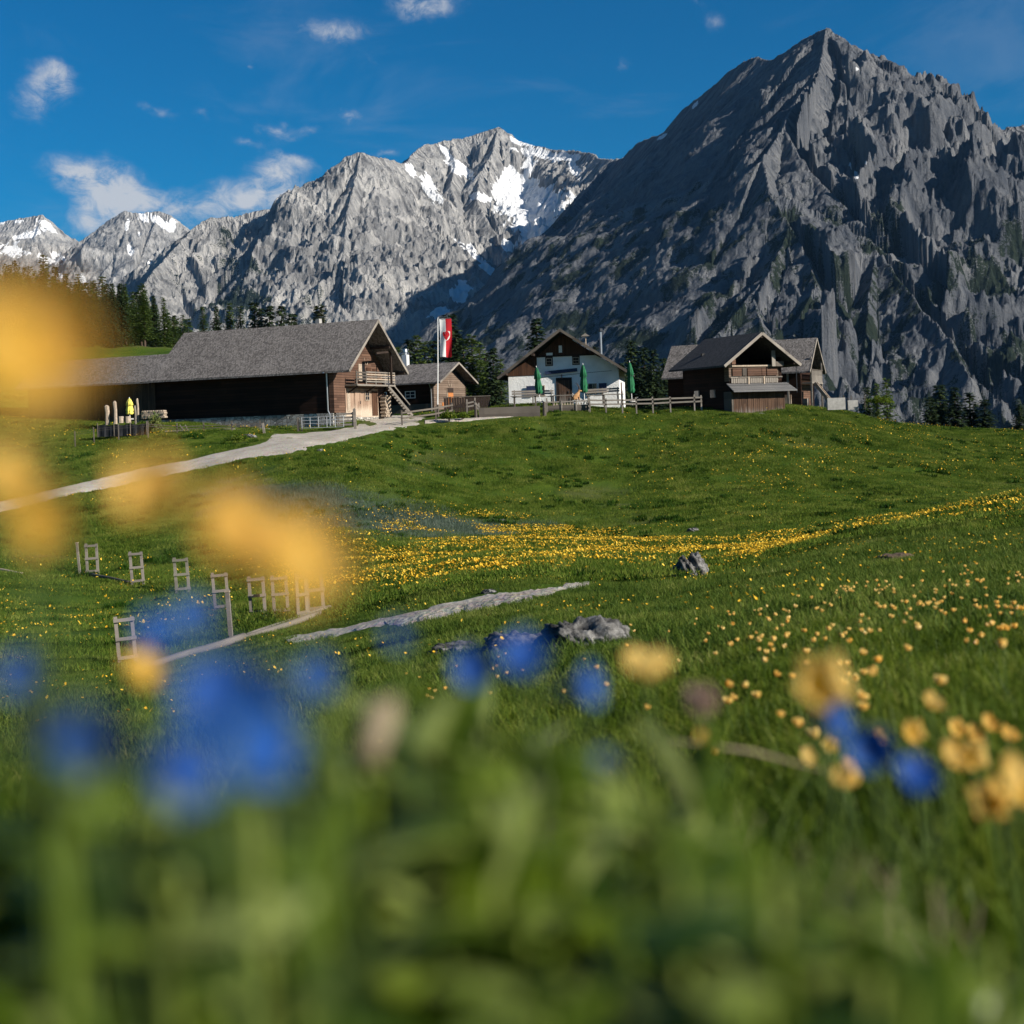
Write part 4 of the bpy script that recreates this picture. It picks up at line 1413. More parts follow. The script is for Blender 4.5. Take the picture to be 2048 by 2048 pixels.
# benches and tables of the terrace
def bench(label, u0, v0, u1, v1, d, hgt, back=True):
    a, c = at(u0, v0, d), at(u1, v1, d)
    g = thing('bench', label, 'bench', a, math.atan2((c - a).y, (c - a).x), 'weathered benches on the hut terrace')
    L = (c - a).length
    dz = (c - a).z
    MB().beam((0, 0, hgt), (L, 0, hgt + dz), .42, .06).build('seat', 'fence_wood', g)
    if back:
        for k in (.28, .48):
            MB().beam((0, .24, hgt + k), (L, .24, hgt + k + dz), .05, .15).build('backrest', 'fence_wood', g)
    for t in (.06, .5, .94):
        MB().box(L * t - .05, L * t + .05, -.15, .2, -.5, hgt - .03 + dz * t).build('leg', 'fence_dark', g)
        if back:
            MB().box(L * t - .04, L * t + .04, .27, .33, -.4, hgt + .6 + dz * t).build('back_post', 'fence_dark', g)


bench('long grey bench with backrest against the white wall left of the door', 1024, 803, 1108, 801, 113, .35)
bench('long grey bench with backrest under the right window of the white hut', 1172, 800, 1240, 796, 113, .35)


def table(label, u, v, d, L=1.8):
    a = at(u, v, d)
    g = thing('table', label, 'table', a, R(-6), 'wooden tables on the hut terrace')
    MB().box(-L / 2, L / 2, -.35, .35, .68, .74).build('table_top', 'fence_wood', g)
    for s in (-1, 1):
        MB().box(s * L * .38 - .05, s * L * .38 + .05, -.28, .28, -.4, .68).build('leg', 'fence_dark', g)


table('weathered wooden table just left of the folded left parasol', 1050, 809, 110.6, 2.3)
table('weathered wooden table beside the ibex before the hut door', 1124, 808, 110.6, 1.9)
table('weathered wooden table by the right corner of the white hut', 1226, 806, 110.8, 1.9)


# rail fences
def rail_fence(name, label, posts, d, rails, hp, group=None, pw=.11, rw=.035, rh=.13, mat='fence_wood', cat='fence', pmat=None):
    """posts: (u, v of the foot) or (u, v, d)"""
    pts = [at(q[0], q[1], q[2] if len(q) > 2 else d) for q in posts]
    g = thing(name, label, cat, pts[0], 0, group)
    o = pts[0]
    for i, p in enumerate(pts):
        q = p - o
        l = random.uniform(-.03, .03)
        MB().beam((q.x, q.y, q.z - .5), (q.x + l, q.y, q.z + hp * random.uniform(.97, 1.12)), pw, pw, (0, 1, 0)).build('post', pmat or mat, g)
    for i in range(len(pts) - 1):
        a, c = pts[i] - o, pts[i + 1] - o
        for z in rails:
            j = random.uniform(-.02, .02)
            MB().beam((a.x - .06, a.y - pw * .55, a.z + z + j), (c.x + .06, c.y - pw * .55, c.z + z - j), rw, rh).build('rail', mat, g)
    return g


rail_fence('rail_fence', 'long pale two-rail fence from the hut terrace to the log house', [(1180, 816), (1212, 816), (1245, 815.5), (1273, 815), (1306, 814), (1341, 812.5), (1389, 810.5), (1403, 810)], 108.5, (.30, .62), .80)
rail_fence('rail_fence', 'grey two-rail fence by the road below the flagpole', [(804, 848, 103), (872, 838, 106), (905, 831, 108)], 104, (.42, .85), 1.05, mat='fence_dark')
rail_fence('wire_fence', 'row of short leaning posts with sagging rails below the stone footing', [(296, 858), (354, 864), (408, 862), (464, 860), (520, 858)], 100.5, (.22, .40), .62, mat='fence_dark', pw=.08, rw=.03, rh=.05)
rail_fence('rail_fence', 'short weathered railing closing the terrace beside the stone trough', [(934, 819), (950, 815), (958, 826)], 110, (.2, .5), .8, mat='fence_wood')
rail_fence('wire_fence', 'thin posts with wire along the left edge of the lawn', [(150, 880), (188, 872), (237, 866), (296, 862)], 99, (.35, .5), .62, mat='fence_dark', pw=.07, rw=.012, rh=.012)
rail_fence('wire_fence', 'thin stakes with wire on the crest right of the log house', [(1655, 806), (1680, 806), (1688, 806), (1703, 806), (1730, 806)], 115, (.4,), .62, mat='fence_dark', pw=.06, rw=.012, rh=.012)


def terrace_fence():
    a, c = at(1094, 817, 108.8), at(1178, 815, 108.8)
    g = thing('terrace_fence', 'dark low board fence with sawtooth top in front of the ibex', 'fence', a, math.atan2((c - a).y, (c - a).x))
    L = (c - a).length
    MB().box(0, L, -.03, .03, -.25, .22).build('lower_board', 'fence_dark', g)
    MB().box(0, L, -.03, .03, .46, .56).build('top_rail', 'fence_wood', g)
    m0 = None
    k = 0
    x = .6
    while x < L - .15:
        if m0 is None:
            m0 = MB().prism([(-.09, 0, .24), (.09, 0, .24), (0, 0, .45)], (0, .03, 0)).build('picket', 'timber_pale', g)
            o = m0
        else:
            o = m0.copy()
            COL.objects.link(o)
            o.parent = g
        o.location = (x, -.02, 0)
        x += .22
    for x in (0, L * .35, L * .7, L):
        MB().box(x - .06, x + .06, -.1, .0, -.5, .85 if x in (0, L) else .6).build('post', 'fence_wood', g)


terrace_fence()


def trough():
    a, c = at(958, 829, 107.5), at(1080, 827, 107.5)
    g = thing('water_trough', 'long weathered grey-brown trough at the crest below the white hut', 'trough', a, math.atan2((c - a).y, (c - a).x))
    L = (c - a).length
    m = MB().box(0, L, -.45, -.33, -.4, .52)
    m.box(0, L, .33, .45, -.4, .52).box(0, .12, -.33, .33, -.4, .518).box(L - .12, L, -.33, .33, -.4, .518).box(.12, L - .12, -.33, .33, -.4, .1)
    m.build('basin', 'fence_dark', g)
    MB().box(.12, L - .12, -.33, .33, .3, .4).build('water', 'glass_dark', g)
    p = thing('spring_post', 'thick weathered spring post at the right end of the trough', 'post', at(1089, 828, 107.2))
    MB().tube([(0, 0, -.5), (0, 0, 1.0)], [.17, .13], 8).build('trunk', 'fence_dark', p)
    MB().tube([(0, 0, .72), (-.5, 0, .62)], .03, 6).build('spout', 'metal_dark', p)
    q = thing('spring_post', 'dark stump post at the left end of the trough', 'post', at(952, 830, 107.2))
    MB().tube([(0, 0, -.5), (0, 0, .85)], [.15, .12], 8).build('trunk', 'fence_dark', q)
    MB().tube([(0, 0, .85), (.02, 0, .9)], [.13, .05], 8).build('cap', 'fence_wood', q)


trough()


# gates by the stone footing
def gates():
    a, c = at(604, 858, 100), at(690, 854, 100)
    g = thing('field_gate', 'grey tubular steel gate leaning along the stone footing', 'gate', a, math.atan2((c - a).y, (c - a).x))
    L = (c - a).length * .97
    for z in (.06, .38, .62, .86):
        MB().tube([(0, 0, z), (L, 0, z)], .025, 6).build('bar', 'galvanised', g)
    for k in range(6):
        MB().tube([(L * k / 5, 0, .05), (L * k / 5, 0, .88)], .025, 6).build('upright', 'galvanised', g)
    b = at(674, 853, 100.6)
    w = thing('wooden_gate', 'pale weathered board gate beside the barn corner', 'gate', b, R(-10))
    for i in range(4):
        MB().box(0, 1.35, -.02, .02, .05 + i * .27, .19 + i * .27).build('board', 'fence_wood', w)
    for x in (.1, 1.25):
        MB().box(x - .05, x + .05, .021, .06, 0, 1.05).build('brace', 'fence_dark', w)
    p = thing('gate_post', 'stout grey post at the end of the barn gate', 'post', at(711, 857, 100.4))
    MB().beam((0, 0, -.5), (-.05, 0, 1.45), .2, .2, (0, 1, 0)).build('shaft', 'fence_wood', p)
    MB().prism([(-.14, -.1, 1.45), (.06, -.1, 1.45), (-.04, -.1, 1.55)], (0, .2, 0)).build('top', 'fence_wood', p)
    p = thing('gate_post', 'leaning grey post where the barn wall fence meets the road', 'post', at(531, 872, 98.5))
    MB().beam((0, 0, -.4), (-.18, 0, .95), .16, .16, (0, 1, 0)).build('shaft', 'fence_wood', p)
    MB().beam((-.18, 0, .95), (-.19, 0, 1.0), .12, .12, (0, 1, 0)).build('top', 'fence_dark', p)
    p = thing('gate_post', 'dark short post at the left end of the steel gate', 'post', at(597, 857, 100.2))
    MB().beam((0, 0, -.4), (-.02, 0, .82), .16, .16, (0, 1, 0)).build('shaft', 'fence_dark', p)
    MB().beam((.25, 0, -.3), (.22, 0, .7), .10, .10, (0, 1, 0)).build('brace', 'fence_dark', p)


gates()


# long timbers lying below the footing
def timbers():
    for i, (u0, v0, u1, v1, m) in enumerate(((330, 863, 470, 858, 'fence_wood'), (345, 866, 500, 861, 'galvanised'), (335, 868, 480, 864, 'fence_dark'), (440, 861, 540, 858, 'fence_wood'))):
        a, c = at(u0, v0, 101.5 + .12 * i), at(u1, v1, 101.5 + .12 * i)
        o = MB().beam((0, 0, 0), c - a, .16, .12).build('timber', m)
        o.location = a
        tag(o, ('pale plank lying topmost along the stone footing', 'silvery roofing strip lying along the stone footing', 'dark beam lying lowest along the stone footing', 'pale plank lying at the road end of the stone footing')[i], 'timber', 'timbers stacked below the stone footing')
    for i in range(2):
        a = at(372 + i * 8, 864, 100.8)
        o = MB().beam((0, 0, -.1), (-.45 + .1 * i, 0, .55), .07, .05).build('leaning_board', 'fence_wood')
        o.location = a
        tag(o, ('slanting board leaning against the timbers', 'shorter slanting board beside its twin on the timbers')[i], 'board')


timbers()


# firewood below the stair and by the wing
def logs_pile(name, label, org, rz, nx, nz, r, ln, mat):
    g = thing(name, label, 'firewood', org, rz)
    m0 = None
    for k in range(nz):
        for i in range(nx - (k % 2)):
            if m0 is None:
                m0 = MB().tube([(0, 0, 0), (0, ln, 0)], r, 7).build('log', mat, g, False)
                o = m0
            else:
                o = m0.copy()
                COL.objects.link(o)
                o.parent = g
            o.location = ((i + .5 * (k % 2)) * 2 * r, random.uniform(-.05, .05), r + k * 1.75 * r)
            o.rotation_euler = (0, random.uniform(0, 3), 0)
    return g


pb = P(668, 826, 104)
cy, sy = math.cos(R(-22.6)), math.sin(R(-22.6))


def barn_local(x, y, z):
    return Vector((pb.x + cy * x - sy * y, pb.y + sy * x + cy * y, pb.z + z))


logs_pile('firewood_stack', 'firewood stacked against the gable under the barn stair', barn_local(.75, 7.25, -.4), R(-22.6) + R(90), 6, 12, .085, .5, 'timber_pale')
logs_pile('firewood_stack', 'low heap of split firewood beside the barn wing', at(283, 838, 107), R(-15), 12, 4, .09, .5, 'timber_pale')


# wood carvings and lawn things by the wing
def carvings():
    for i, (u, v, h, w, lab) in enumerate(((231, 838, 1.45, .30, 'pale upright carved stump left of the yellow sunshade'), (271, 838, 1.1, .17, 'short grey post just right of the yellow sunshade'), (276, 835, 1.55, .19, 'tall pale post behind the yellow sunshade'),
                                           (215, 840, 1.2, .4, 'broad pale board standing at the barn wing wall'))):
        p = at(u, v, 107 + .3 * i)
        o = MB().tube([(0, 0, -.4), (.02, 0, h * .5), (-.03, 0, h * .92), (0, 0, h)], [w / 2, w / 2 * .92, w / 2 * 1.05, w / 2 * .5], 7).build('carved_stump', 'timber_pale' if i != 1 else 'fence_wood')
        o.location = p
        tag(o, lab, 'stump')
    for i, u in enumerate((242, 256)):
        p = at(u, 841, 106)
        o = MB().tube([(0, 0, -.2), (0, 0, .3), (0, 0, .33)], [.24, .22, .18], 9).build('log_stool', 'timber_pale')
        o.location = p
        tag(o, ('log stool left of its twin below the yellow sunshade', 'log stool right of its twin below the yellow sunshade')[i], 'stool', 'log stools on the lawn')
    # dark tarpaulin fence along the lawn
    a, c = at(196, 866, 100.5), at(294, 863, 100.5)
    g = thing('tarpaulin', 'low black tarpaulin screen along the lawn edge', 'tarpaulin', a, math.atan2((c - a).y, (c - a).x))
    L = (c - a).length
    vs, fs = [], []
    n = 24
    for i in range(n + 1):
        x = L * i / n
        w = .05 * math.sin(i * 1.7)
        vs += [(x, w, -.3), (x, w * .4 - .02, .55 + .05 * math.sin(i * .9)), (x, w * .4 + .25, .55 + .05 * math.sin(i * .9)), (x, w + .25, -.3)]
    for i in range(n):
        for k in range(3):
            fs.append((i * 4 + k, i * 4 + k + 1, i * 4 + 5 + k, i * 4 + 4 + k))
    MB().add(vs, fs).build('sheet', 'tarp_black', g)
    for i in range(4):
        MB().tube([(L * i / 3, -.08, -.3), (L * i / 3, -.08, .75)], .04, 6).build('stake', 'fence_dark', g)


carvings()


# dark parapet by the small hut, low concrete blocks right of the log house, stone slabs
def parapets():
    a, c = at(888, 818, 113.5), at(981, 816, 113.5)
    g = thing('board_wall', 'dark board wall in front of the small log hut', 'wall', a, math.atan2((c - a).y, (c - a).x))
    L = (c - a).length
    n = 18
    for k in range(n):
        MB().box(L * k / n, L * (k + 1) / n - .02, -.02, .03, -.3, .92 + .02 * (k % 3)).build('plank', 'beam_dark', g)
    MB().box(-.05, L + .05, -.06, .07, .95, 1.02).build('top_rail', 'fence_dark', g)
    for i, (u0, u1, v, lab) in enumerate(((1655, 1691, 806, 'pale concrete slab wall on the crest right of the barn'), (1696, 1716, 807, 'small concrete block on the crest beside the slab wall'))):
        a, c = at(u0, v, 114), at(u1, v, 114)
        L = (c - a).length
        o = MB().box(0, L, 0, .25, -.6, .42 - .15 * i).box(0, L, -.03, 0, -.6, .3 - .15 * i).build('concrete_wall', 'concrete')
        o.location = a
        o.rotation_euler = (0, 0, R(2))
        tag(o, lab, 'wall')


parapets()


# hay drying frames, posts and logs in the hollow
def ladder_frame(label, u, v, hpx, w, lean, tilt, rungs=(.12, .52, .92), hgt=None):
    p = hit(u, v, 20, 75)
    h = hpx / FPX * p.y * 1.02
    w = w * .8 * h                    # .4 stands for a frame a third as wide as tall
    g = thing('ladder_frame', label, 'wooden frame', p, tilt, 'ladder-like fence frames left standing in the hollow')
    for s in (-1, 1):
        MB().beam((s * w / 2, 0, -.35), (s * w / 2 + lean * h, .02, h * (1 if s < 0 else .985)), .075 * h, .06 * h, (0, 1, 0)).build('upright', 'fence_wood', g)
    for t in rungs:
        z = t * h
        MB().beam((-w / 2 - .05 * h + lean * z, -.045 * h, z), (w / 2 + .05 * h + lean * z, -.045 * h, z + .02), .03, .07 * h).build('rung', 'fence_wood', g)


ladder_frame('ladder frame next to the lone post, farthest left of the row', 186, 1150, 62, .40, -.03, .1)
ladder_frame('ladder frame second from the lone post', 277, 1170, 66, .40, -.06, .15)
ladder_frame('ladder frame third from the lone post, with three clear rungs', 367, 1186, 70, .42, -.06, .1)
ladder_frame('ladder frame half hidden behind the big yellow flower', 446, 1222, 76, .42, -.07, .2)
ladder_frame('ladder frame just left of the frame nearest the paired posts', 518, 1234, 80, .42, -.05, .1)
ladder_frame('ladder frame standing alone just left of the paired posts', 564, 1230, 78, .42, -.05, .1)
ladder_frame('bright ladder frame at the path end of the row', 634, 1228, 90, .40, -.05, .2)
ladder_frame('dark ladder frame standing against the bright one at the path end', 606, 1236, 88, .26, -.02, .5)
ladder_frame('leaning frame behind the blue flowers at the near end of the log', 258, 1326, 92, .42, -.08, .3)


def lone_posts():
    for u, v, hp, ln, lab in ((161, 1150, 64, -.08, 'single grey post leaning beside the leftmost ladder frame'), (464, 1284, 100, -.06, 'tall thin post standing at the joint of the two logs')):
        p = hit(u, v, 20, 75)
        h = hp / FPX * p.y
        g = thing('fence_post', lab, 'post', p)
        MB().beam((0, 0, -.3), (ln * h, 0, h), .09, .09, (0, 1, 0)).build('shaft', 'fence_wood', g)
        MB().beam((ln * h, 0, h), (ln * h * 1.02, 0, h + .03), .12, .11, (0, 1, 0)).build('top', 'timber_pale', g)
    for i, (u0, v0, u1, v1, r, m, lab) in enumerate(((660, 1222, 494, 1278, .07, 'fence_wood', 'long pale log running downhill from the bright ladder frame'), (640, 1234, 460, 1294, .07, 'fence_wood', 'thinner log lying alongside the long pale one'),
                                                     (488, 1282, 296, 1340, .075, 'fence_wood', 'long pale log lying nearest the blue flowers'), (180, 1153, 262, 1170, .08, 'fence_dark', 'dark log lying between the first two ladder frames'), (-20, 1140, 45, 1151, .07, 'timber_pale', 'pale log end at the left edge of the meadow'))):
        a, c = hit(u0, v0, 20, 75), hit(u1, v1, 20, 75)
        q = c - a
        pts = []
        for t in np.linspace(0, 1, 8):
            pts.append((q.x * t, q.y * t, q.z * t + r * 1.1 + .008 * math.sin(t * 9 + i)))
        o = MB().tube(pts, [r * (1.1 - .25 * t) for t in np.linspace(0, 1, 8)], 9).build('log', m, None, True)
        o.location = a
        tag(o, lab, 'log', 'logs lying in the hollow')


lone_posts()


# boulders and the molehill
def boulder(name, label, u, v, d, sx, sy_, sz, seed, mat='boulder', rough=.32, sink=.25):
    p = hit(u, v, d * .4, d * 2.2)
    k = p.y / d                     # sizes were read from the picture at distance d
    sx, sy_, sz = sx * k, sy_ * k, sz * k * 1.25
    bm = bmesh.new()
    bmesh.ops.create_icosphere(bm, subdivisions=5, radius=1.0)
    co = np.array([w.co[:] for w in bm.verts])
    n = fbm(co[:, 0] * 1.5 + co[:, 2] * 1.1 + seed, co[:, 1] * 1.5 - co[:, 2] * .7, 5, seed, .58)
    n2 = ridged(co[:, 0] * 3.1 + co[:, 2] * 1.3, co[:, 1] * 3.1 + co[:, 2] * 2.1 + seed, 3, seed + 3, .55) - .5
    flat = np.clip(co[:, 2], -1, .72 + .1 * n)
    s = 1 + rough * n + rough * .28 * n2
    for i, w in enumerate(bm.verts):
        w.co = (co[i, 0] * s[i] * sx, co[i, 1] * s[i] * sy_, flat[i] * s[i] * sz)
    me = bpy.data.meshes.new(name)
    bm.to_mesh(me)
    bm.free()
    me.polygons.foreach_set('use_smooth', [True] * len(me.polygons))
    me.materials.append(MATS[mat])
    o = bpy.data.objects.new(name, me)
    link(o)
    o.location = (p.x, p.y, p.z + sz * (1 - 2 * sink) * .5)
    tag(o, label, 'molehill' if mat == 'soil' else 'boulder')
    return p


boulder('boulder', 'pitted black and white limestone boulder lying in the near grass', 1168, 1300, 9.2, .29, .26, .135, 11)
boulder('boulder', 'low limestone slab left of the pitted boulder, half hidden by blue flowers', 1040, 1306, 9.0, .22, .2, .10, 5)
boulder('boulder', 'flat pale rock edge in the grass, farthest left of the three slabs', 912, 1312, 9.2, .17, .18, .055, 23)
boulder('boulder', 'lone grey boulder casting a dark shadow on the meadow slope', 1380, 1154, 33, .36, .30, .36, 31, sink=.2)
boulder('molehill', 'low brown earth mound in the meadow right of the lone boulder', 1790, 1122, 17, .23, .2, .065, 41, 'soil', .2)
boulder('boulder', 'small flat stone beside the footpath', 978, 1186, 27, .14, .12, .05, 51)
boulder('boulder', 'small white stone on the hillside below the sedge', 1003, 1044, 62, .16, .14, .09, 61)
boulder('boulder', 'pale flat stone on the hillside under the log house', 1385, 1062, 60, .22, .18, .09, 62)
boulder('boulder', 'small stone at the road verge below the barn', 640, 903, 88, .2, .18, .12, 63)
boulder('boulder', 'pale slab lying in the grass at the shed foot', 1518, 829, 105, .42, .25, .08, 64)
boulder('boulder', 'grey slab among the weeds at the road end of the lawn', 498, 876, 95, .55, .3, .18, 65)
# ------------------------------------------------------------------ trees
def conifer_mesh(h, seed, kind):
    r = random.Random(seed)
    V, Fc = [], []
    nw = int(h * (3.0 if kind != 'larch' else 2.6))
    base = {'spruce': .19, 'larch': .22, 'pine': .34}[kind] * h
    z0 = {'spruce': .06, 'larch': .12, 'pine': .22}[kind] * h
    for w in range(nw):
        t = w / nw
        z = z0 + (h - z0) * t ** .92
        if kind == 'pine':
            L0 = base * (math.sin(min(1, t * 1.2 + .16) * math.pi) ** .6) * .85 + .25
        else:
            L0 = base * (1 - t) ** (.82 if kind == 'spruce' else .9) + .12
        nb = 8 if t < .8 else 5
        off = r.uniform(0, 6.28)
        for b in range(nb):
            if r.random() < (.08 if kind == 'spruce' else .14):
                continue
            a = off + b * 2 * math.pi / nb + r.uniform(-.3, .3)
            L = L0 * r.uniform(.62, 1.15)
            droop = (.25 if kind == 'spruce' else .05) * r.uniform(.6, 1.4)
            rise = {'spruce': .12, 'larch': .20, 'pine': .35}[kind]
            ns = max(3, int(L / .15))
            for s in range(ns):
                f = (s + r.uniform(.2, .9)) / ns
                px, py = math.cos(a) * L * f, math.sin(a) * L * f
                pz = z + L * (rise * f - (droop + rise) * f * f) + r.uniform(-.08, .08)
                k = 2 if kind == 'spruce' else 2
                for q in range(k):
                    sz = r.uniform(.17, .36) * (1.2 - .45 * f) * (1 if kind != 'pine' else 1.15)
                    aa = a + r.uniform(-1.3, 1.3)
                    dx, dy = math.cos(aa) * sz, math.sin(aa) * sz
                    hz = -sz * r.uniform(.1, .95) if kind == 'spruce' else r.uniform(-.6, .5) * sz
                    wx, wy = -math.sin(aa) * sz * .5, math.cos(aa) * sz * .5
                    i = len(V)
                    V += [(px - wx * .4, py - wy * .4, pz), (px + dx * .6 - wx, py + dy * .6 - wy, pz + hz * .5 + r.uniform(-.08, .08)), (px + dx * 1.5, py + dy * 1.5, pz + hz), (px + dx * .6 + wx, py + dy * .6 + wy, pz + hz * .55)]
                    Fc.append((i, i + 1, i + 2, i + 3))
    return np.array(V), np.array(Fc)


TREE_MESH = {}


def tree_proto(kind, k):
    key = (kind, k)
    if key not in TREE_MESH:
        h = 10.0
        V, Fc = conifer_mesh(h, 100 + k * 7 + len(kind), kind)
        me = bpy.data.meshes.new('crown')
        me.from_pydata(V.tolist(), [], Fc.tolist())
        me.materials.append(MATS[{'spruce': 'spruce', 'larch': 'larch', 'pine': 'olive'}[kind]])
        m = MB().tube([(0, 0, -1), (.03, 0, 2.5), (-.03, .03, 6), (0, 0, 9.7)], [.20, .16, .10, .02], 7)
        tm = bpy.data.meshes.new('trunk')
        tm.from_pydata(m.v, [], m.f)
        tm.materials.append(MATS['bark'])
        TREE_MESH[key] = (me, tm)
    return TREE_MESH[key]


def tree(u, vtop, d, kind, label, group, name=None, wide=1.0, hmin=6):
    x, zt = ray(u, vtop)
    z = gz1(x * d, d)
    h = max(hmin, zt * d - z)
    cm, tm = tree_proto(kind, random.randrange(4))
    t = thing(name or {'spruce': 'spruce_tree', 'larch': 'larch_tree', 'pine': 'pine_tree'}[kind], label, 'tree', (x * d, d, z), random.uniform(0, 6.28), group)
    s = h / 10
    w = s * random.uniform(.85, 1.1) * wide
    if h > 22:
        w *= .8
    for nm, me in (('trunk', tm), ('crown', cm)):
        o = bpy.data.objects.new(nm, me)
        o.scale = (w, w, s)
        link(o, t)


def forest():
    # the wooded slope at the left: skyline of tops, three ranks deep
    sky = [(-260, 470), (0, 500), (40, 508), (90, 520), (150, 545), (200, 560), (250, 560), (300, 590), (350, 615), (385, 622)]
    us, vs = [p[0] for p in sky], [p[1] for p in sky]
    for rank, (dist, drop, n, lo, hi) in enumerate(((262, 0, 28, -230, 390), (238, 24, 28, -240, 385), (218, 55, 26, -230, 375), (203, 85, 20, -230, 345), (190, 112, 20, -230, 300), (181, 135, 12, -200, 245))):
        for i in range(n):
            u = lo + (hi - lo) * (i + random.uniform(.1, .9)) / n
            v = np.interp(u, us, vs) + drop + random.uniform(-12, 26)
            kind = random.choice(['spruce', 'larch', 'larch', 'spruce', 'larch'])
            tree(u, v, dist + random.uniform(-9, 9), kind, {'spruce': 'dark spruce within the dense wood on the slope behind the barn', 'larch': 'light green larch within the dense wood on the slope behind the barn'}[kind], 'trees of the wood behind the barn', hmin=9)
    # single tops standing above the barn roof
    sp = [(405, 612, 'larch', 'pale slim larch where the wood ends above the barn roof'), (432, 610, 'spruce', 'dark spruce first from the wood above the barn ridge'), (458, 604, 'larch', 'green larch beside the first dark spruce above the barn ridge'), (480, 610, 'larch', 'green larch with broad top above the barn ridge'),
          (508, 600, 'spruce', 'tallest dark spruce above the barn ridge'), (522, 612, 'spruce', 'small spruce leaning on the tallest above the barn ridge'), (538, 606, 'spruce', 'narrow dark spruce right of the tallest one'), (562, 606, 'spruce', 'lone dark spruce last in the row above the barn ridge'), (583, 622, 'spruce', 'small spruce tip peeping over the barn ridge')]
    for u, v, k, lab in sp:
        tree(u, v, 186 + random.uniform(-6, 6), k, lab, 'trees rising above the barn ridge')
    tree(639, 607, 178, 'pine', 'rounded pale green pine beside the barn chimney', None, wide=1.1)
    mid = [(792, 690, 'larch'), (818, 672, 'spruce'), (833, 668, 'larch'), (848, 680, 'larch'), (866, 676, 'spruce'), (898, 622, 'spruce'), (912, 660, 'spruce'), (926, 672, 'larch'), (943, 664, 'larch'), (958, 680, 'larch'), (970, 700, 'spruce'), (985, 690, 'spruce'), (1000, 715, 'larch')]
    labs = ['pale larch right beside the barn gable peak', 'dark spruce left of the flag, nearest the barn', 'green larch close left of the flag', 'green larch directly behind the flagpole', 'dark spruce hidden half by the flagpole', 'tallest dark spruce rising behind the flag', 'dark spruce just right of the flag', 'green larch right of the flag', 'tall green larch between flag and white hut', 'green larch over the small hut roof end',
            'small dark spruce between the small hut and white hut', 'dark spruce close to the white hut roof', 'low larch at the white hut roof tip']
    for (u, v, k), lab in zip(mid, labs):
        tree(u, v, 172 + random.uniform(-8, 8), k, lab, 'trees between the huts')
    tree(1072, 630, 150, 'spruce', 'broad dark conifer rising behind the white hut roof', None, wide=1.25)
    tree(1192, 692, 150, 'pine', 'small dark conifer tip behind the right roof of the white hut', None, wide=.6)
    rt = [(1262, 676, 'spruce', 'tall dark spruce behind the right parasol'), (1287, 690, 'spruce', 'dark spruce second from the right parasol'), (1306, 694, 'spruce', 'dark spruce third from the right parasol'), (1326, 712, 'spruce', 'smaller dark spruce before the log house roof'), (1345, 720, 'spruce', 'spruce tip at the log house roof edge'), (1243, 722, 'spruce', 'low spruce behind the white hut corner')]
    for u, v, k, lab in rt:
        tree(u, v, 150 + random.uniform(-6, 6), k, lab, 'dark spruces between white hut and log house')
    far = [(1772, 752, 'larch', 175, 'green larch in the dip right of the barn', .8), (1752, 764, 'larch', 170, 'low green larch beside the taller one in the dip', .8), (1733, 770, 'spruce', 160, 'small dark spruce on the crest right of the concrete slab', 1.0), (1878, 765, 'spruce', 165, 'dark spruce left of the pair at the hill edge', 1.3),
           (1908, 770, 'spruce', 160, 'tallest dark spruce of the group at the hill edge', 1.4), (1938, 780, 'spruce', 162, 'dark spruce right of the tallest at the hill edge', 1.4), (1968, 795, 'spruce', 160, 'low dark spruce sinking behind the hill edge', 1.4), (1858, 790, 'spruce', 160, 'small dark spruce at the left of the hill edge group', 1.2), (2038, 805, 'spruce', 150, 'dark spruce tip at the far end of the hill crest', 1.5)]
    for u, v, k, d, lab, w in far:
        tree(u, v, d, k, lab, 'trees beyond the right crest', wide=w)


forest()


def bush(label, p, rx, rz, n, mat, seed):
    r = random.Random(seed)
    g = thing('bush', label, 'bush', p)
    V, Fc = [], []
    for i in range(n):
        a, b = r.uniform(0, 6.28), math.acos(r.uniform(-.15, 1))
        q = r.uniform(.5, 1) * (.8 + .25 * math.sin(a * 3 + b * 4))
        c = Vector((math.cos(a) * math.sin(b) * rx * q, math.sin(a) * math.sin(b) * rx * q, .1 + math.cos(b) * rz * q))
        s = r.uniform(.05, .12)
        d = Vector((r.uniform(-1, 1), r.uniform(-1, 1), r.uniform(-1, 1))).normalized() * s
        e = Vector((r.uniform(-1, 1), r.uniform(-1, 1), r.uniform(-1, 1))).normalized() * s * .6
        k = len(V)
        V += [c - d, c - e, c + d, c + e]
        Fc.append((k, k + 1, k + 2, k + 3))
    me = bpy.data.meshes.new('foliage')
    me.from_pydata(V, [], Fc)
    me.materials.append(MATS[mat])
    link(bpy.data.objects.new('foliage', me), g)
    m = MB()
    for i in range(5):
        a = i * 1.3
        m.tube([(0, 0, -.2), (math.cos(a) * rx * .3, math.sin(a) * rx * .3, rz * .6)], [.03, .012], 5)
    m.build('stems', 'bark', g)


bush('round yellow-green bush at the left corner of the big barn', P(312, 860, 102.5), .68, 1.35, 1500, 'bush_leaf', 1)
bush('dark green weeds growing by the road before the flagpole', P(898, 838, 105), .75, .6, 900, 'grass_near', 2)
bush('low green weeds right of the weeds before the flagpole', P(925, 836, 106), .6, .35, 600, 'grass_near', 4)
bush('leafy dark weeds at the roadside end of the lawn', P(480, 884, 94), .9, .45, 900, 'grass_near', 3)
bush('leafy green weeds on the crest right of the log house', P(1762, 806, 113), 1.3, .6, 1300, 'grass_near', 5)
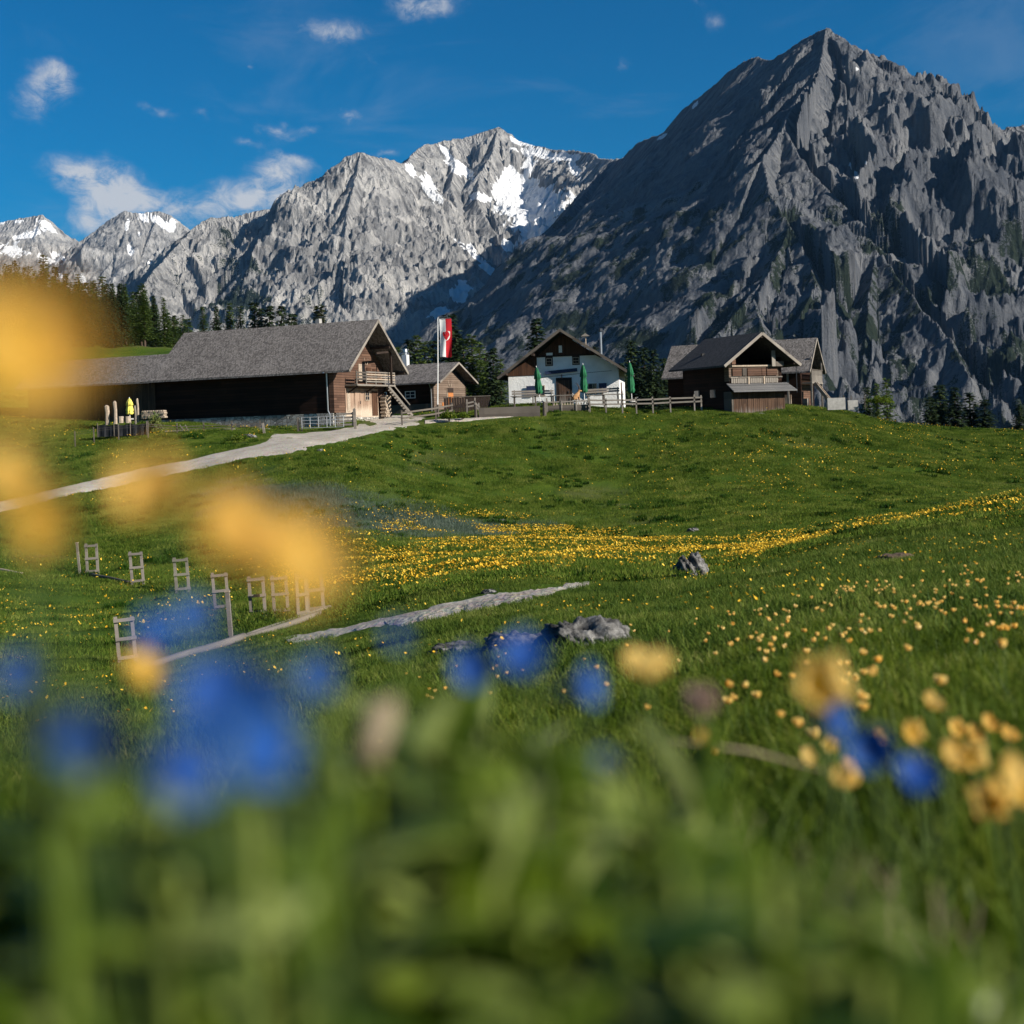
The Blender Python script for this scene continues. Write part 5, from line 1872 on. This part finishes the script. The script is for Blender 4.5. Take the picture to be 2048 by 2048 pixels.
# ------------------------------------------------------------------ grass
def blades(n, rad, h0, h1, w, segs, seed, bend=.6, square=True):
    """one tuft or sod of n blades as numpy quads"""
    r = np.random.default_rng(seed)
    a, q = r.uniform(0, 2 * np.pi, n), np.sqrt(r.uniform(0, 1, n)) * rad
    bx, by = np.cos(a) * q, np.sin(a) * q
    h = r.uniform(h0, h1, n) * r.uniform(.6, 1.0, n)
    di = r.uniform(0, 2 * np.pi, n)
    bd = r.uniform(.1, 1, n) * bend * h
    fa = r.uniform(0, 2 * np.pi, n)
    ww = w * r.uniform(.6, 1.3, n)
    V, k = [], segs + 1
    for j in range(k):
        t = j / segs
        cx, cy_ = bx + np.cos(di) * bd * t * t, by + np.sin(di) * bd * t * t
        cz = h * (t - .22 * t * t * (bd / h)) - .01
        hw = ww * (1 - t ** 1.6) * .5 + .0002
        V.append(np.stack([cx - np.cos(fa) * hw, cy_ - np.sin(fa) * hw, cz], 1))
        V.append(np.stack([cx + np.cos(fa) * hw, cy_ + np.sin(fa) * hw, cz], 1))
    V = np.stack(V, 1).reshape(-1, 3)                     # n, 2k, 3
    base = np.arange(n)[:, None] * (2 * k)
    F = []
    for j in range(segs):
        F.append(np.stack([base[:, 0] + 2 * j, base[:, 0] + 2 * j + 1, base[:, 0] + 2 * j + 3, base[:, 0] + 2 * j + 2], 1))
    return V, np.concatenate(F)


def sod_object(name, V, F, mat):
    me = bpy.data.meshes.new(name)
    me.vertices.add(len(V))
    me.vertices.foreach_set('co', V.astype(np.float32).ravel())
    me.loops.add(F.size)
    me.loops.foreach_set('vertex_index', F.astype(np.int32).ravel())
    me.polygons.add(len(F))
    me.polygons.foreach_set('loop_start', np.arange(0, F.size, 4, dtype=np.int32))
    me.polygons.foreach_set('loop_total', np.full(len(F), 4, dtype=np.int32))
    me.update(calc_edges=True)
    me.materials.append(MATS[mat])
    return bpy.data.objects.new(name, me)                 # not linked: only instanced


def scatter(name, label, src, X, Y, Z, rot, scl):
    """one object: sods standing on the given points"""
    me = bpy.data.meshes.new(name)
    pts = np.stack([X, Y, Z], 1).astype(np.float32)
    me.vertices.add(len(pts))
    me.vertices.foreach_set('co', pts.ravel())
    a = me.attributes.new('turn', 'FLOAT_VECTOR', 'POINT')
    a.data.foreach_set('vector', rot.astype(np.float32).ravel())
    b = me.attributes.new('size', 'FLOAT', 'POINT')
    b.data.foreach_set('value', scl.astype(np.float32))
    me.update()
    o = bpy.data.objects.new(name, me)
    link(o)
    t = bpy.data.node_groups.new('scatter_' + name, 'GeometryNodeTree')
    t.interface.new_socket('Geometry', in_out='INPUT', socket_type='NodeSocketGeometry')
    t.interface.new_socket('Geometry', in_out='OUTPUT', socket_type='NodeSocketGeometry')
    gi, go = t.nodes.new('NodeGroupInput'), t.nodes.new('NodeGroupOutput')
    ip = t.nodes.new('GeometryNodeInstanceOnPoints')
    oi = t.nodes.new('GeometryNodeObjectInfo')
    oi.inputs['Object'].default_value = src
    oi.inputs['As Instance'].default_value = True
    na, nb = t.nodes.new('GeometryNodeInputNamedAttribute'), t.nodes.new('GeometryNodeInputNamedAttribute')
    na.data_type = 'FLOAT_VECTOR'
    na.inputs[0].default_value = 'turn'
    nb.data_type = 'FLOAT'
    nb.inputs[0].default_value = 'size'
    L = t.links.new
    L(gi.outputs[0], ip.inputs['Points'])
    L(oi.outputs['Geometry'], ip.inputs['Instance'])
    L(na.outputs[0], ip.inputs['Rotation'])
    L(nb.outputs[0], ip.inputs['Scale'])
    L(ip.outputs[0], go.inputs[0])
    md = o.modifiers.new('scatter', 'NODES')
    md.node_group = t
    tag(o, label, kind='stuff')
    return o


def spread(n, y0, y1, amax, seed, power=1.0):
    """points in the wedge in front of the camera, even on the ground"""
    r = np.random.default_rng(seed)
    y = np.sqrt(r.uniform(y0 * y0, y1 * y1, n)) if power == 1 else np.exp(r.uniform(math.log(y0), math.log(y1), n))
    a = r.uniform(-amax, amax, n)
    return a * (y + .4), y


def clear_of_road(X, Y, rad):
    ok = off_road(X, Y)
    for k in range(8):
        ok &= off_road(X + rad * math.cos(k * .785), Y + rad * math.sin(k * .785))
    return ok


def lay(X, Y, seed, tilt=True):
    r = np.random.default_rng(seed)
    Z = gz(X, Y)
    e = np.maximum(.15, Y * .01)
    gx, gy = (gz(X + e, Y) - gz(X - e, Y)) / (2 * e), (gz(X, Y + e) - gz(X, Y - e)) / (2 * e)
    rot = np.zeros((len(X), 3))
    for i in range(len(X)):
        n = Vector((-gx[i], -gy[i], 1)).normalized() if tilt else Vector((0, 0, 1))
        q = n.to_track_quat('Z', 'Y').to_matrix() @ Matrix.Rotation(r.uniform(0, 6.28), 3, 'Z')
        rot[i] = q.to_euler()[:]
    return Z, rot


def grass():
    r = np.random.default_rng(5)
    # hillside
    V, F = blades(2300, 2.0, .05, .17, .024, 1, 1, .9)
    X, Y = spread(3700, 26, 132, .52, 11)
    ok = clear_of_road(X, Y, 1.7)
    X, Y = X[ok], Y[ok]
    Z, rot = lay(X, Y, 2)
    u, v = proj(X, Y, Z)
    pm = pale_mask(u, v, Y) > r.uniform(.25, .9, len(X))
    sz = r.uniform(.8, 1.25, len(X))
    far_src = sod_object('sod', V, F, 'grass_far')
    scatter('hill_grass', 'short grass covering the hillside below the huts', far_src, X[~pm], Y[~pm], Z[~pm], rot[~pm], sz[~pm])
    V, F = blades(1500, 1.9, .10, .30, .016, 1, 3, .9)
    scatter('sedge_grass', 'blue-grey sedge on the lower hillside beside the road', sod_object('sod', V, F, 'grass_pale'), X[pm], Y[pm], Z[pm], rot[pm], sz[pm])
    # taller leafy clumps that mottle the hillside
    V, F = blades(90, .28, .10, .30, .05, 2, 9, .8)
    Xc, Yc = spread(9000, 30, 128, .52, 17)
    nn = fbm(Xc / 6, Yc / 6, 3, 88) + .5 * fbm(Xc / 1.7, Yc / 1.7, 2, 89)
    kk = (nn > .22) & clear_of_road(Xc, Yc, .4)
    Xc, Yc = Xc[kk], Yc[kk]
    Zc, rc = lay(Xc, Yc, 18)
    scatter('hill_weeds', 'darker leafy weeds mottling the hillside', sod_object('clump', V, F, 'weed_dark'), Xc, Yc, Zc, rc, r.uniform(.6, 1.3, len(Xc)))
    # meadow in front
    V, F = blades(1700, .8, .035, .10, .007, 2, 4, .9)
    X, Y = spread(1500, 5.5, 30, .50, 12)
    ok = clear_of_road(X, Y, .75)
    X, Y = X[ok], Y[ok]
    # verges: smaller sods close up to the gravel
    X2, Y2 = spread(60000, 14, 125, .50, 15)
    keep = (clear_of_road(X2, Y2, .06) & ~clear_of_road(X2, Y2, 1.9) & (Y2 > 45)) | (clear_of_road(X2, Y2, .06) & ~clear_of_road(X2, Y2, .9) & (Y2 <= 45))
    X2, Y2 = X2[keep], Y2[keep]
    Vv, Fv = blades(200, .25, .04, .12, .012, 1, 44, .9)
    Z2, rot2 = lay(X2, Y2, 41)
    scatter('verge_grass', 'grass tufts along the edges of the road and footpath', sod_object('sod', Vv, Fv, 'grass_mid'), X2, Y2, Z2, rot2, r.uniform(.7, 1.2, len(X2)))
    Z, rot = lay(X, Y, 4)
    scatter('meadow_grass', 'fresh grass of the middle meadow', sod_object('sod', V, F, 'grass_mid'), X, Y, Z, rot, r.uniform(.8, 1.35, len(X)))
    # near slope
    V, F = blades(460, .26, .035, .10, .0042, 3, 5, 1.0)
    X, Y = spread(900, 1.1, 6.5, .55, 13)
    Z, rot = lay(X, Y, 5)
    scatter('slope_grass', 'dense grass of the near slope', sod_object('sod', V, F, 'grass_near'), X, Y, Z, rot, r.uniform(.8, 1.3, len(X)))
    # right under the lens
    V, F = blades(70, .09, .07, .22, .0055, 5, 6, .8)
    X, Y = spread(200, .45, 1.5, .62, 14)
    Z, rot = lay(X, Y, 6, False)
    top = -(.035 + np.clip(X / (Y + .1) + .05, 0, 1) * .28)             # the tuft is tallest left of the middle
    want = np.clip((top * Y / .38 - Z) / .20, .35, 1.5)
    scatter('tall_grass', 'tall blurred grass right in front of the lens', sod_object('tuft', V, F, 'grass_near'), X, Y, Z, rot, want * r.uniform(.6, 1.0, len(X)))


grass()


# ------------------------------------------------------------------ broad herb leaves right in front
def leaf_mesh(name, ln, w, curl, mat, seed):
    r = random.Random(seed)
    m = MB()
    n = 7
    vs, fs = [], []
    for j in range(n + 1):
        t = j / n
        hw = w * math.sin(math.pi * min(1, t * .93 + .05)) ** .75
        z = ln * (t - curl * t * t * .5)
        y = ln * curl * t * t
        for s in (-1, 0, 1):
            vs.append((s * hw, y + abs(s) * hw * .35, z))
    for j in range(n):
        for s in range(2):
            fs.append((j * 3 + s, j * 3 + s + 1, j * 3 + s + 4, j * 3 + s + 3))
    me = bpy.data.meshes.new(name)
    me.from_pydata(vs, [], fs)
    me.polygons.foreach_set('use_smooth', [True] * len(me.polygons))
    me.materials.append(MATS[mat])
    return me


def herbs():
    r = random.Random(77)
    leaf = [leaf_mesh('leaf', .060, .013, .6, 'herb_leaf', 1), leaf_mesh('leaf', .045, .016, .8, 'herb_leaf', 2), leaf_mesh('leaf', .085, .008, .5, 'herb_leaf', 3)]
    spots = [(r.uniform(-40, 2000), r.uniform(1480, 2030), r.uniform(.26, .5)) for _ in range(100)]
    spots = [(u, max(v, 1470 + max(0, u - 1150) * .42), d) for u, v, d in spots]
    spots += [(r.uniform(620, 1120), r.uniform(1395, 1500), r.uniform(.34, .55)) for _ in range(16)] + [(r.uniform(0, 620), r.uniform(1500, 1640), r.uniform(.28, .42)) for _ in range(14)]
    spots += [(880, 1790, .34), (1000, 1760, .40), (560, 1830, .33), (1330, 1650, .5), (700, 1620, .42), (250, 1700, .36), (60, 1560, .38), (1150, 1500, .48), (980, 1480, .46), (780, 1430, .42), (1430, 1900, .42), (1700, 1950, .55), (1250, 1930, .36), (380, 1960, .33), (120, 1900, .34), (1560, 1720, .62), (1020, 1900, .34), (740, 1930, .33),
             (450, 1620, .4), (1370, 1480, .6), (860, 1580, .44), (1640, 1840, .6), (1900, 1900, .8), (300, 1500, .4), (600, 1480, .42)]
    spots += [(r.uniform(650, 1000), r.uniform(1345, 1430), r.uniform(.42, .6)) for _ in range(12)] + [(r.uniform(60, 230), r.uniform(1330, 1430), r.uniform(.34, .45)) for _ in range(4)] + [(r.uniform(1000, 1500), r.uniform(1480, 1600), r.uniform(.45, .65)) for _ in range(12)]
    V, F = [], []
    for u, v, d in spots:
        p = P(u, v, d)
        g = gz1(p.x, p.y)
        hh = max(.05, p.z - g - .012)
        n = 15
        for k in range(n):
            t = k / (n - 1)
            me = r.choice(leaf)
            s = r.uniform(.40, .85) * (.6 + d)
            M = Matrix.Translation((p.x, p.y, g + hh * (.3 + .65 * t))) @ Matrix.Rotation(k * 2.4 + r.uniform(-.3, .3), 4, 'Z') @ Matrix.Rotation(r.uniform(-.45, .45) - .9 + .4 * t, 4, 'X') @ Matrix.Scale(s, 4)
            b = len(V)
            V += [tuple(M @ w.co) for w in me.vertices]
            F += [tuple(b + q for q in pl.vertices) for pl in me.polygons]
        b = len(V)
        w = .0016
        V += [(p.x + dx * w, p.y + dy * w, z) for z in (g - .02, g + hh) for dx, dy in ((-1, -1), (1, -1), (1, 1), (-1, 1))]
        F += [(b + i, b + (i + 1) % 4, b + 4 + (i + 1) % 4, b + 4 + i) for i in range(4)]
    tag(mesh_np('leafy_undergrowth', V, F, 'herb_leaf', smooth=True), 'blurred mass of leafy meadow herbs right before the lens', kind='stuff')
    V, F = [], []
    for i in range(70):
        u, v, d = r.uniform(0, 2048), r.uniform(1480, 2040), r.uniform(.4, .8)
        v = max(v, 1480 + max(0, u - 1150) * .4)
        p = P(u, v, d)
        dr = Vector((r.uniform(-.6, .6), r.uniform(-.3, .3), 1)).normalized() * r.uniform(.03, .09)
        w = Vector((.0008, .0, 0)) * r.uniform(.6, 1.6)
        b = len(V)
        q = p - dr
        V += [tuple(q - w), tuple(q + w), tuple(p + w * .6), tuple(p - w * .6)]
        F.append((b, b + 1, b + 2, b + 3))
    tag(mesh_np('dry_stems', V, F, 'straw'), 'blurred dry straw stems among the foreground herbs', kind='stuff')
    # dry stalks
    for i, (u0, v0, u1, v1, d, lab) in enumerate(((1430, 2040, 1640, 1860, .45, 'pale dry stalk slanting across the lower right foreground'), (735, 1520, 790, 1400, .4, 'straw-coloured dead leaf standing left of the middle foreground'), (1340, 1480, 1660, 1545, 1.0, 'thin dry straw lying across the near grass'))):
        a, c = P(u0, v0, d), P(u1, v1, d * 1.06)
        w = (.006, .0055, .0013)[i]
        o = MB().tube([(0, 0, 0), tuple((c - a) * .5 + Vector((0, 0, .004))), tuple(c - a)], [w * .8, w, w * .3], 7).build('dry_stalk', 'straw', None, True)
        o.location = a
        tag(o, lab, 'stalk')


herbs()


# ------------------------------------------------------------------ flowers
def petal_mesh(name, ln, w, cup, mat, tip=.0):
    vs, fs = [], []
    n, k = 5, 4
    for j in range(n + 1):
        t = j / n
        hw = w * (math.sin(math.pi * (t * .62 + .06)) ** .8) * (1 - tip * t ** 3)
        for s in range(k + 1):
            q = (s / k - .5) * 2
            x = q * hw
            y = ln * t * math.cos(cup * t * .9)
            z = ln * t * math.sin(cup * t * .9 + .15) + .22 * w * q * q
            vs.append((x, y, z))
    for j in range(n):
        for s in range(k):
            a = j * (k + 1) + s
            fs.append((a, a + 1, a + k + 2, a + k + 1))
    me = bpy.data.meshes.new(name)
    me.from_pydata(vs, [], fs)
    me.polygons.foreach_set('use_smooth', [True] * len(me.polygons))
    me.materials.append(MATS[mat])
    return me


YP = petal_mesh('petal', .0135, .0088, 1.0, 'petal_yellow')
BP = petal_mesh('petal', .0098, .0060, .35, 'petal_blue', .6)


def centre_mesh(mat, r0):
    m = MB()
    rr = random.Random(3)
    for i in range(26):
        a, q = i * 2.4, r0 * math.sqrt(i / 26)
        m.tube([(math.cos(a) * q * .4, math.sin(a) * q * .4, 0), (math.cos(a) * q, math.sin(a) * q, .0055 - q * .2)], [.0004, .0008], 4)
    me = bpy.data.meshes.new('flower_centre')
    me.from_pydata(m.v, [], m.f)
    me.materials.append(MATS[mat])
    return me


CM = centre_mesh('stamen', .005)


def stem_mesh(g, top, mat='stem_green', r=.0011):
    pts = []
    b = Vector((0, 0, -.02))
    for t in np.linspace(0, 1, 6):
        pts.append(tuple(b.lerp(Vector(top), t) + Vector((.012 * math.sin(t * 3.1), .006 * math.sin(t * 2.5), 0))))
    MB().tube(pts, [r * (1.3 - .4 * t) for t in np.linspace(0, 1, 6)], 6).build('stem', mat, g, True)


def flower(kind, label, u, v, d, face, size=1.0, group=None, open_=1.0):
    """face: rotation of the flower head (tilt x, tilt y, spin)"""
    p = P(u, v, d)
    gx, gy = p.x + .03 * random.uniform(-1, 1), p.y + .02 * random.uniform(-.5, 1)
    gz_ = gz1(gx, gy)
    name, pm, n, cat = (('buttercup', YP, 5, 'flower') if kind == 'y' else ('gentian', BP, 5, 'flower'))
    g = thing(name, label, cat, (gx, gy, gz_), 0, group)
    top = p - Vector((gx, gy, gz_))
    stem_mesh(g, top, r=.0011 * min(1.0, d / .5))
    q = (SUN + Vector((0, -.5, .1))).to_track_quat('Z', 'Y').to_matrix().to_4x4() @ Euler((face[0] - .7, face[1] * .7, face[2])).to_matrix().to_4x4() if kind == 'y' else Euler(face).to_matrix().to_4x4()
    q = q.to_euler()
    for i in range(n):
        o = bpy.data.objects.new('petal', pm)
        link(o, g)
        rot = q.to_matrix() @ Matrix.Rotation(i * 2 * math.pi / n, 3, 'Z') @ Matrix.Rotation(.15 * (1 - open_) * 6, 3, 'X')
        o.rotation_euler = rot.to_euler()
        o.location = top
        s = size * random.uniform(.92, 1.08)
        o.scale = (s, s, s)
    if kind == 'y':
        c = bpy.data.objects.new('flower_centre', CM)
        link(c, g)
        c.location = top
        c.rotation_euler = q
        c.scale = (size,) * 3
    else:
        dn = q.to_matrix() @ Vector((0, 0, -.014 * size))
        MB().tube([tuple(top), tuple(top + dn)], [.0042 * size, .0022 * size], 8).build('tube', 'petal_blue', g, True)
    return g


def heroes():
    Y = [('huge blurred yellow buttercup filling the left edge before the forest', -12, 735, .168, (.8, .2, 0), .86), ('second blurred yellow buttercup directly behind the huge one', 75, 715, .18, (.7, .5, 1), .55),
         ('blurred yellow buttercup cut by the left edge below the road', -5, 985, .25, (.6, .3, .4), .6), ('blurred yellow buttercup just right of the one cut by the left edge', 60, 1050, .27, (.8, -.3, 1), .65),
         ('small blurred yellow bud above the big central yellow bloom', 318, 1000, .27, (.3, -.9, .2), .65), ('big blurred yellow buttercup over the ladder frames, left half of the pair', 440, 1095, .245, (.7, .4, .6), .75), ('big blurred yellow buttercup over the ladder frames, right half of the pair', 565, 1150, .245, (.8, .2, 1.3), .85),
         ('upright blurred yellow buttercup right of the pitted boulder', 1290, 1358, .62, (-.2, .6, .3), 1.0), ('blurred two-petalled yellow buttercup above the fallen blue flower', 1632, 1372, .56, (.2, -.5, 1.0), 1.05),
         ('dull yellow half-open buttercup beside the near end of the log', 272, 1352, .46, (.6, .3, .2), .7), ('small soft yellow buttercup leaning left of the right-hand cluster', 1857, 1413, 1.25, (.3, .4, 0), .95), ('soft yellow buttercup beneath the leaning one', 1815, 1466, 1.15, (.5, -.3, 1), .9),
         ('dull yellow buttercup right under the blue streak', 1692, 1572, .95, (-.3, .2, .5), .9), ('large yellow buttercup of the lower right cluster, leftmost petals in the sun', 1893, 1520, .95, (.5, .2, 0), 1.0), ('large yellow buttercup of the lower right cluster, turned away', 1935, 1512, 1.0, (.4, -.6, .8), 1.0),
         ('big yellow buttercup at the lower right picture edge, upper of three', 2020, 1568, .78, (.3, .3, .3), 1.05), ('big yellow buttercup at the lower right picture edge, cupped lower one', 1990, 1610, .74, (-.4, .1, 1.2), 1.05), ('big yellow buttercup half cut by the right picture edge', 2046, 1600, .76, (.2, -.5, .1), 1.0),
         ('pale yellow buttercup beside the blue streak, leftmost', 1606, 1518, 1.4, (.6, .2, 0), .95), ('yellow buttercup right of the pale one beside the blue streak', 1655, 1496, 1.5, (.3, -.3, .4), .95), ('yellow buttercup pair upper bloom right of the blue streak', 1752, 1478, 1.5, (.5, .5, 0), .95),
         ('yellow buttercup low in the grass beneath the blue streak', 1692, 1535, 1.3, (.2, .2, .3), .6), ('yellow buttercup topmost of the far right cluster', 1970, 1452, 1.5, (.5, .1, 0), 1.0), ('yellow buttercup drooping in the far right cluster', 2012, 1478, 1.45, (.2, .6, .3), .95), ('yellow buttercup row bloom between the clusters, left', 1905, 1462, 1.5, (.6, -.2, 0), 1.0), ('yellow buttercup row bloom between the clusters, right', 1942, 1476, 1.5, (.6, .4, 1), 1.0),
         ('tiny blurred yellow-green bloom above the green blur', 1400, 1485, .8, (.3, .3, 0), .5)]
    for lab, u, v, d, f, s in Y:
        flower('y', lab, u, v, d, f, s, 'blurred buttercups close to the lens')
    B = [('bright blurred blue gentian, top of the large foreground group', 440, 1395, .27, (.9, .1, 0), 1.05), ('pale blue gentian petals right of the brightest one', 540, 1385, .29, (.6, .8, 1), .9), ('deep blue gentian low in the large foreground group', 520, 1490, .25, (1.3, .2, .5), .95),
         ('blue gentian at the left of the large foreground group', 190, 1490, .27, (1.0, -.4, 0), 1.0), ('dark blue gentian in the middle of the large foreground group', 350, 1530, .24, (1.5, -.2, 1), .95), ('blue gentian over the near ladder frame', 390, 1240, .38, (.9, .4, 0), .8), ('dark blue gentian left of the one over the ladder frame', 300, 1262, .36, (1.3, -.6, 1), .7),
         ('dark blue gentian at the left picture edge', 50, 1350, .34, (1.2, .2, 0), .8), ('low dark blue gentian near the left picture edge', 90, 1455, .31, (1.4, .3, 0), .75), ('blue gentian in front of the limestone slabs', 1045, 1320, .46, (.8, .2, 0), 1.1), ('dim blue gentian drooping below the pitted boulder', 1165, 1372, .48, (1.3, .4, 1), 1.0), ('dark blue gentian left of the slabs', 950, 1335, .5, (1.3, -.3, 0), 1.0),
         ('bluish purple gentian sunk in the green blur', 1215, 1525, .44, (1.4, .2, 0), .6), ('vivid blue gentian in the lower right grass', 1832, 1560, .62, (.7, .2, 0), 1.35), ('dim blue gentian trailing up left of the vivid one', 1740, 1500, .60, (1.2, -.8, 0), 1.3), ('faint blue gentian under the two-petalled buttercup', 1665, 1440, .58, (1.3, -.8, 1), 1.0), ('faint blue gentian by the flowering bank', 640, 1350, .37, (1.2, .5, 0), .75), ('faint blue gentian beside the footpath', 800, 1268, .38, (1.4, .2, 0), .45)]
    for lab, u, v, d, f, s in B:
        flower('b', lab, u, v, d * .88, f, s * .74, 'blue gentians close to the lens')
    # faded pinkish seed head
    p = P(1400, 1400, .6)
    g = thing('seed_head', 'faint pinkish seed head blurred in the middle of the slope', 'flower', (p.x, p.y, gz1(p.x, p.y)))
    top = Vector((0, 0, p.z - gz1(p.x, p.y)))
    stem_mesh(g, top)
    m = MB()
    r = random.Random(9)
    for i in range(60):
        d = Vector((r.uniform(-1, 1), r.uniform(-1, 1), r.uniform(-.6, 1))).normalized()
        m.tube([tuple(top), tuple(top + d * .008)], [.0003, .0006], 4)
    m.build('plume', 'bloom_pink', g)


heroes()


def density(u, v, y, x):
    """how thickly buttercups stand, read from the picture"""
    n = np.where(y > 60, fbm(x / 4.5, y / 4.5, 3, 201) * 1.5, fbm(x / 3.2, y / 3.2, 3, 201))
    n2 = fbm(x / 11, y / 11, 2, 203)
    band = np.exp(-((v - 1098 - np.clip(900 - u, 0, 400) * .09) / np.where(u < 1150, 44, 18)) ** 2) * sstep(u, 520, 660) * (1 - sstep(u, 1480, 1660)) * 8.0 * (y > 26)
    right = sstep(u, 1380, 1900) * np.exp(-((v - 1060) / 55) ** 2) * .9 * (y < 60)
    hill = .16 * (y > 60) * np.exp(-((v - 900) / 60) ** 2) * (1 + .8 * sstep(u, 1250, 1700)) + .5 * (y > 60) * np.exp(-((u - 1500) / 250) ** 2 - ((v - 950) / 60) ** 2) * .6
    left = .12 * (y > 75) * (u < 520)
    mid = .20 * ((y > 9) & (y <= 60)) + .25 * np.exp(-((u - 1100) / 260) ** 2 - ((v - 1228) / 12) ** 2) * 3 + 1.3 * np.exp(-((u - 640) / 150) ** 2 - ((v - 1285 + (u - 640) * .2) / 16) ** 2)
    near = sstep(u, 1250, 1800) * sstep(v, 1130, 1200) * 1.0
    d = band + right + hill + left + mid + near
    return d * np.clip(.55 + 1.5 * n + .6 * n2, 0, 2.4)


def dots():
    """buttercups too many and too small to count, one object"""
    r = np.random.default_rng(31)
    # candidates even per square metre in three zones
    zones = ((7.0, 32, 16000, 1.05), (32, 75, 80000, 2.4), (75, 128, 60000, 3.2))
    V, F = [], []
    vb = 0
    for y0, y1, n, grow in zones:
        X, Y = spread(n, y0, y1, .50, int(y0 * 10))
        ok = off_road(X, Y)
        X, Y = X[ok], Y[ok]
        Z = gz(X, Y)
        u, v = proj(X, Y, Z)
        keep = density(u, v, Y, X) * .5 > r.uniform(0, 1, len(X))
        X, Y, Z = X[keep], Y[keep], Z[keep]
        k = len(X)
        hz = r.uniform(.10, .17, k) + .09 * (Y > 32)
        s = r.uniform(.010, .016, k) * grow
        tilt = r.normal(0, .5, (k, 2))
        c = np.stack([X, Y, Z + hz], 1)
        ring = []
        for i in range(5):
            a = i * 2 * np.pi / 5 + r.uniform(0, 1, k)
            px, py = np.cos(a) * s, np.sin(a) * s
            ring.append(c + np.stack([px, py, px * tilt[:, 0] + py * tilt[:, 1] + s * .9], 1))
        allv = np.stack([c] + ring, 1).reshape(-1, 3)
        b = vb + np.arange(k) * 6
        for i in range(5):
            F.append(np.stack([b, b + 1 + i, b + 1 + (i + 1) % 5], 1))
        V.append(allv)
        vb += len(allv)
    o = mesh_np('meadow_flowers', np.concatenate(V), np.concatenate(F), 'dots_yellow')
    tag(o, 'countless small yellow buttercups dotting the meadow', kind='stuff')


dots()


def small_flowers():
    """the nearest buttercups of the slope, one by one"""
    r = random.Random(12)
    vs, fs = [], []
    bl = []
    for k in range(4):
        m = MB()
        for i in range(5):
            a = i * 2 * math.pi / 5
            R3 = Matrix.Rotation(a, 3, 'Z') @ Matrix.Rotation(.35 * r.uniform(.4, 1.5), 3, 'X')
            b = len(m.v)
            for w in YP.vertices:
                m.v.append(tuple(R3 @ w.co))
            for p in YP.polygons:
                m.f.append(tuple(b + q for q in p.vertices))
        me = bpy.data.meshes.new('blossom')
        me.from_pydata(m.v, [], m.f)
        me.polygons.foreach_set('use_smooth', [True] * len(me.polygons))
        me.materials.append(MATS['petal_yellow'])
        bl.append(me)
    sm = MB().tube([(0, 0, -.03), (.008, .004, .08), (0, 0, .16)], [.0014, .0011, .0009], 5)
    st = bpy.data.meshes.new('stem')
    st.from_pydata(sm.v, [], sm.f)
    st.materials.append(MATS['stem_green'])
    # places: thick on the right slope, thinner in the middle
    rr = np.random.default_rng(8)
    n = 0
    tries = 0
    while n < 270 and tries < 6000:
        tries += 1
        y = math.sqrt(rr.uniform(1.9 ** 2, 8.5 ** 2))
        x = rr.uniform(-.12, .46) * y
        z = gz1(x, y)
        u, v = proj(x, y, z)
        if not (650 < u < 2080):
            continue
        pr = .10 + .9 * float(sstep(np.array(u), 1300, 1750))
        pr *= float(np.clip(.5 + 1.5 * fbm(np.array([x / .7]), np.array([y / .7]), 2, 77)[0], .08, 1.3))
        if rr.uniform() > pr:
            continue
        g = thing('buttercup', 'small yellow buttercup among many on the near grassy slope', 'flower', (x, y, z), rr.uniform(0, 6.28), 'small buttercups on the near slope')
        h = rr.uniform(.55, .95)
        o = bpy.data.objects.new('stem', st)
        o.scale = (1, 1, h)
        link(o, g)
        o = bpy.data.objects.new('blossom', bl[n % 4])
        link(o, g)
        o.location = (0, 0, .16 * h)
        o.rotation_euler = (rr.normal(0, .4), rr.normal(0, .4), 0)
        s = rr.uniform(.75, 1.1)
        o.scale = (s, s, s)
        n += 1


small_flowers()
# ------------------------------------------------------------------ the air between here and the peaks
def make_haze():
    m = bpy.data.materials.new('air')
    m.use_nodes = True
    m.node_tree.nodes.clear()
    N = NT(m.node_tree)
    v = N('ShaderNodeVolumePrincipled', {'Color': rgb(.26, .56, 1.0), 'Density': 1.3e-5, 'Anisotropy': .0})
    out = N('ShaderNodeOutputMaterial')
    m.node_tree.links.new(v.outputs[0], out.inputs['Volume'])
    MATS['air'] = m
    o = MB().box(-9000, 9000, -60, 9500, -330, 1750).build('haze', 'air')
    tag(o, 'clear bluish mountain air filling the whole valley', kind='stuff')


make_haze()
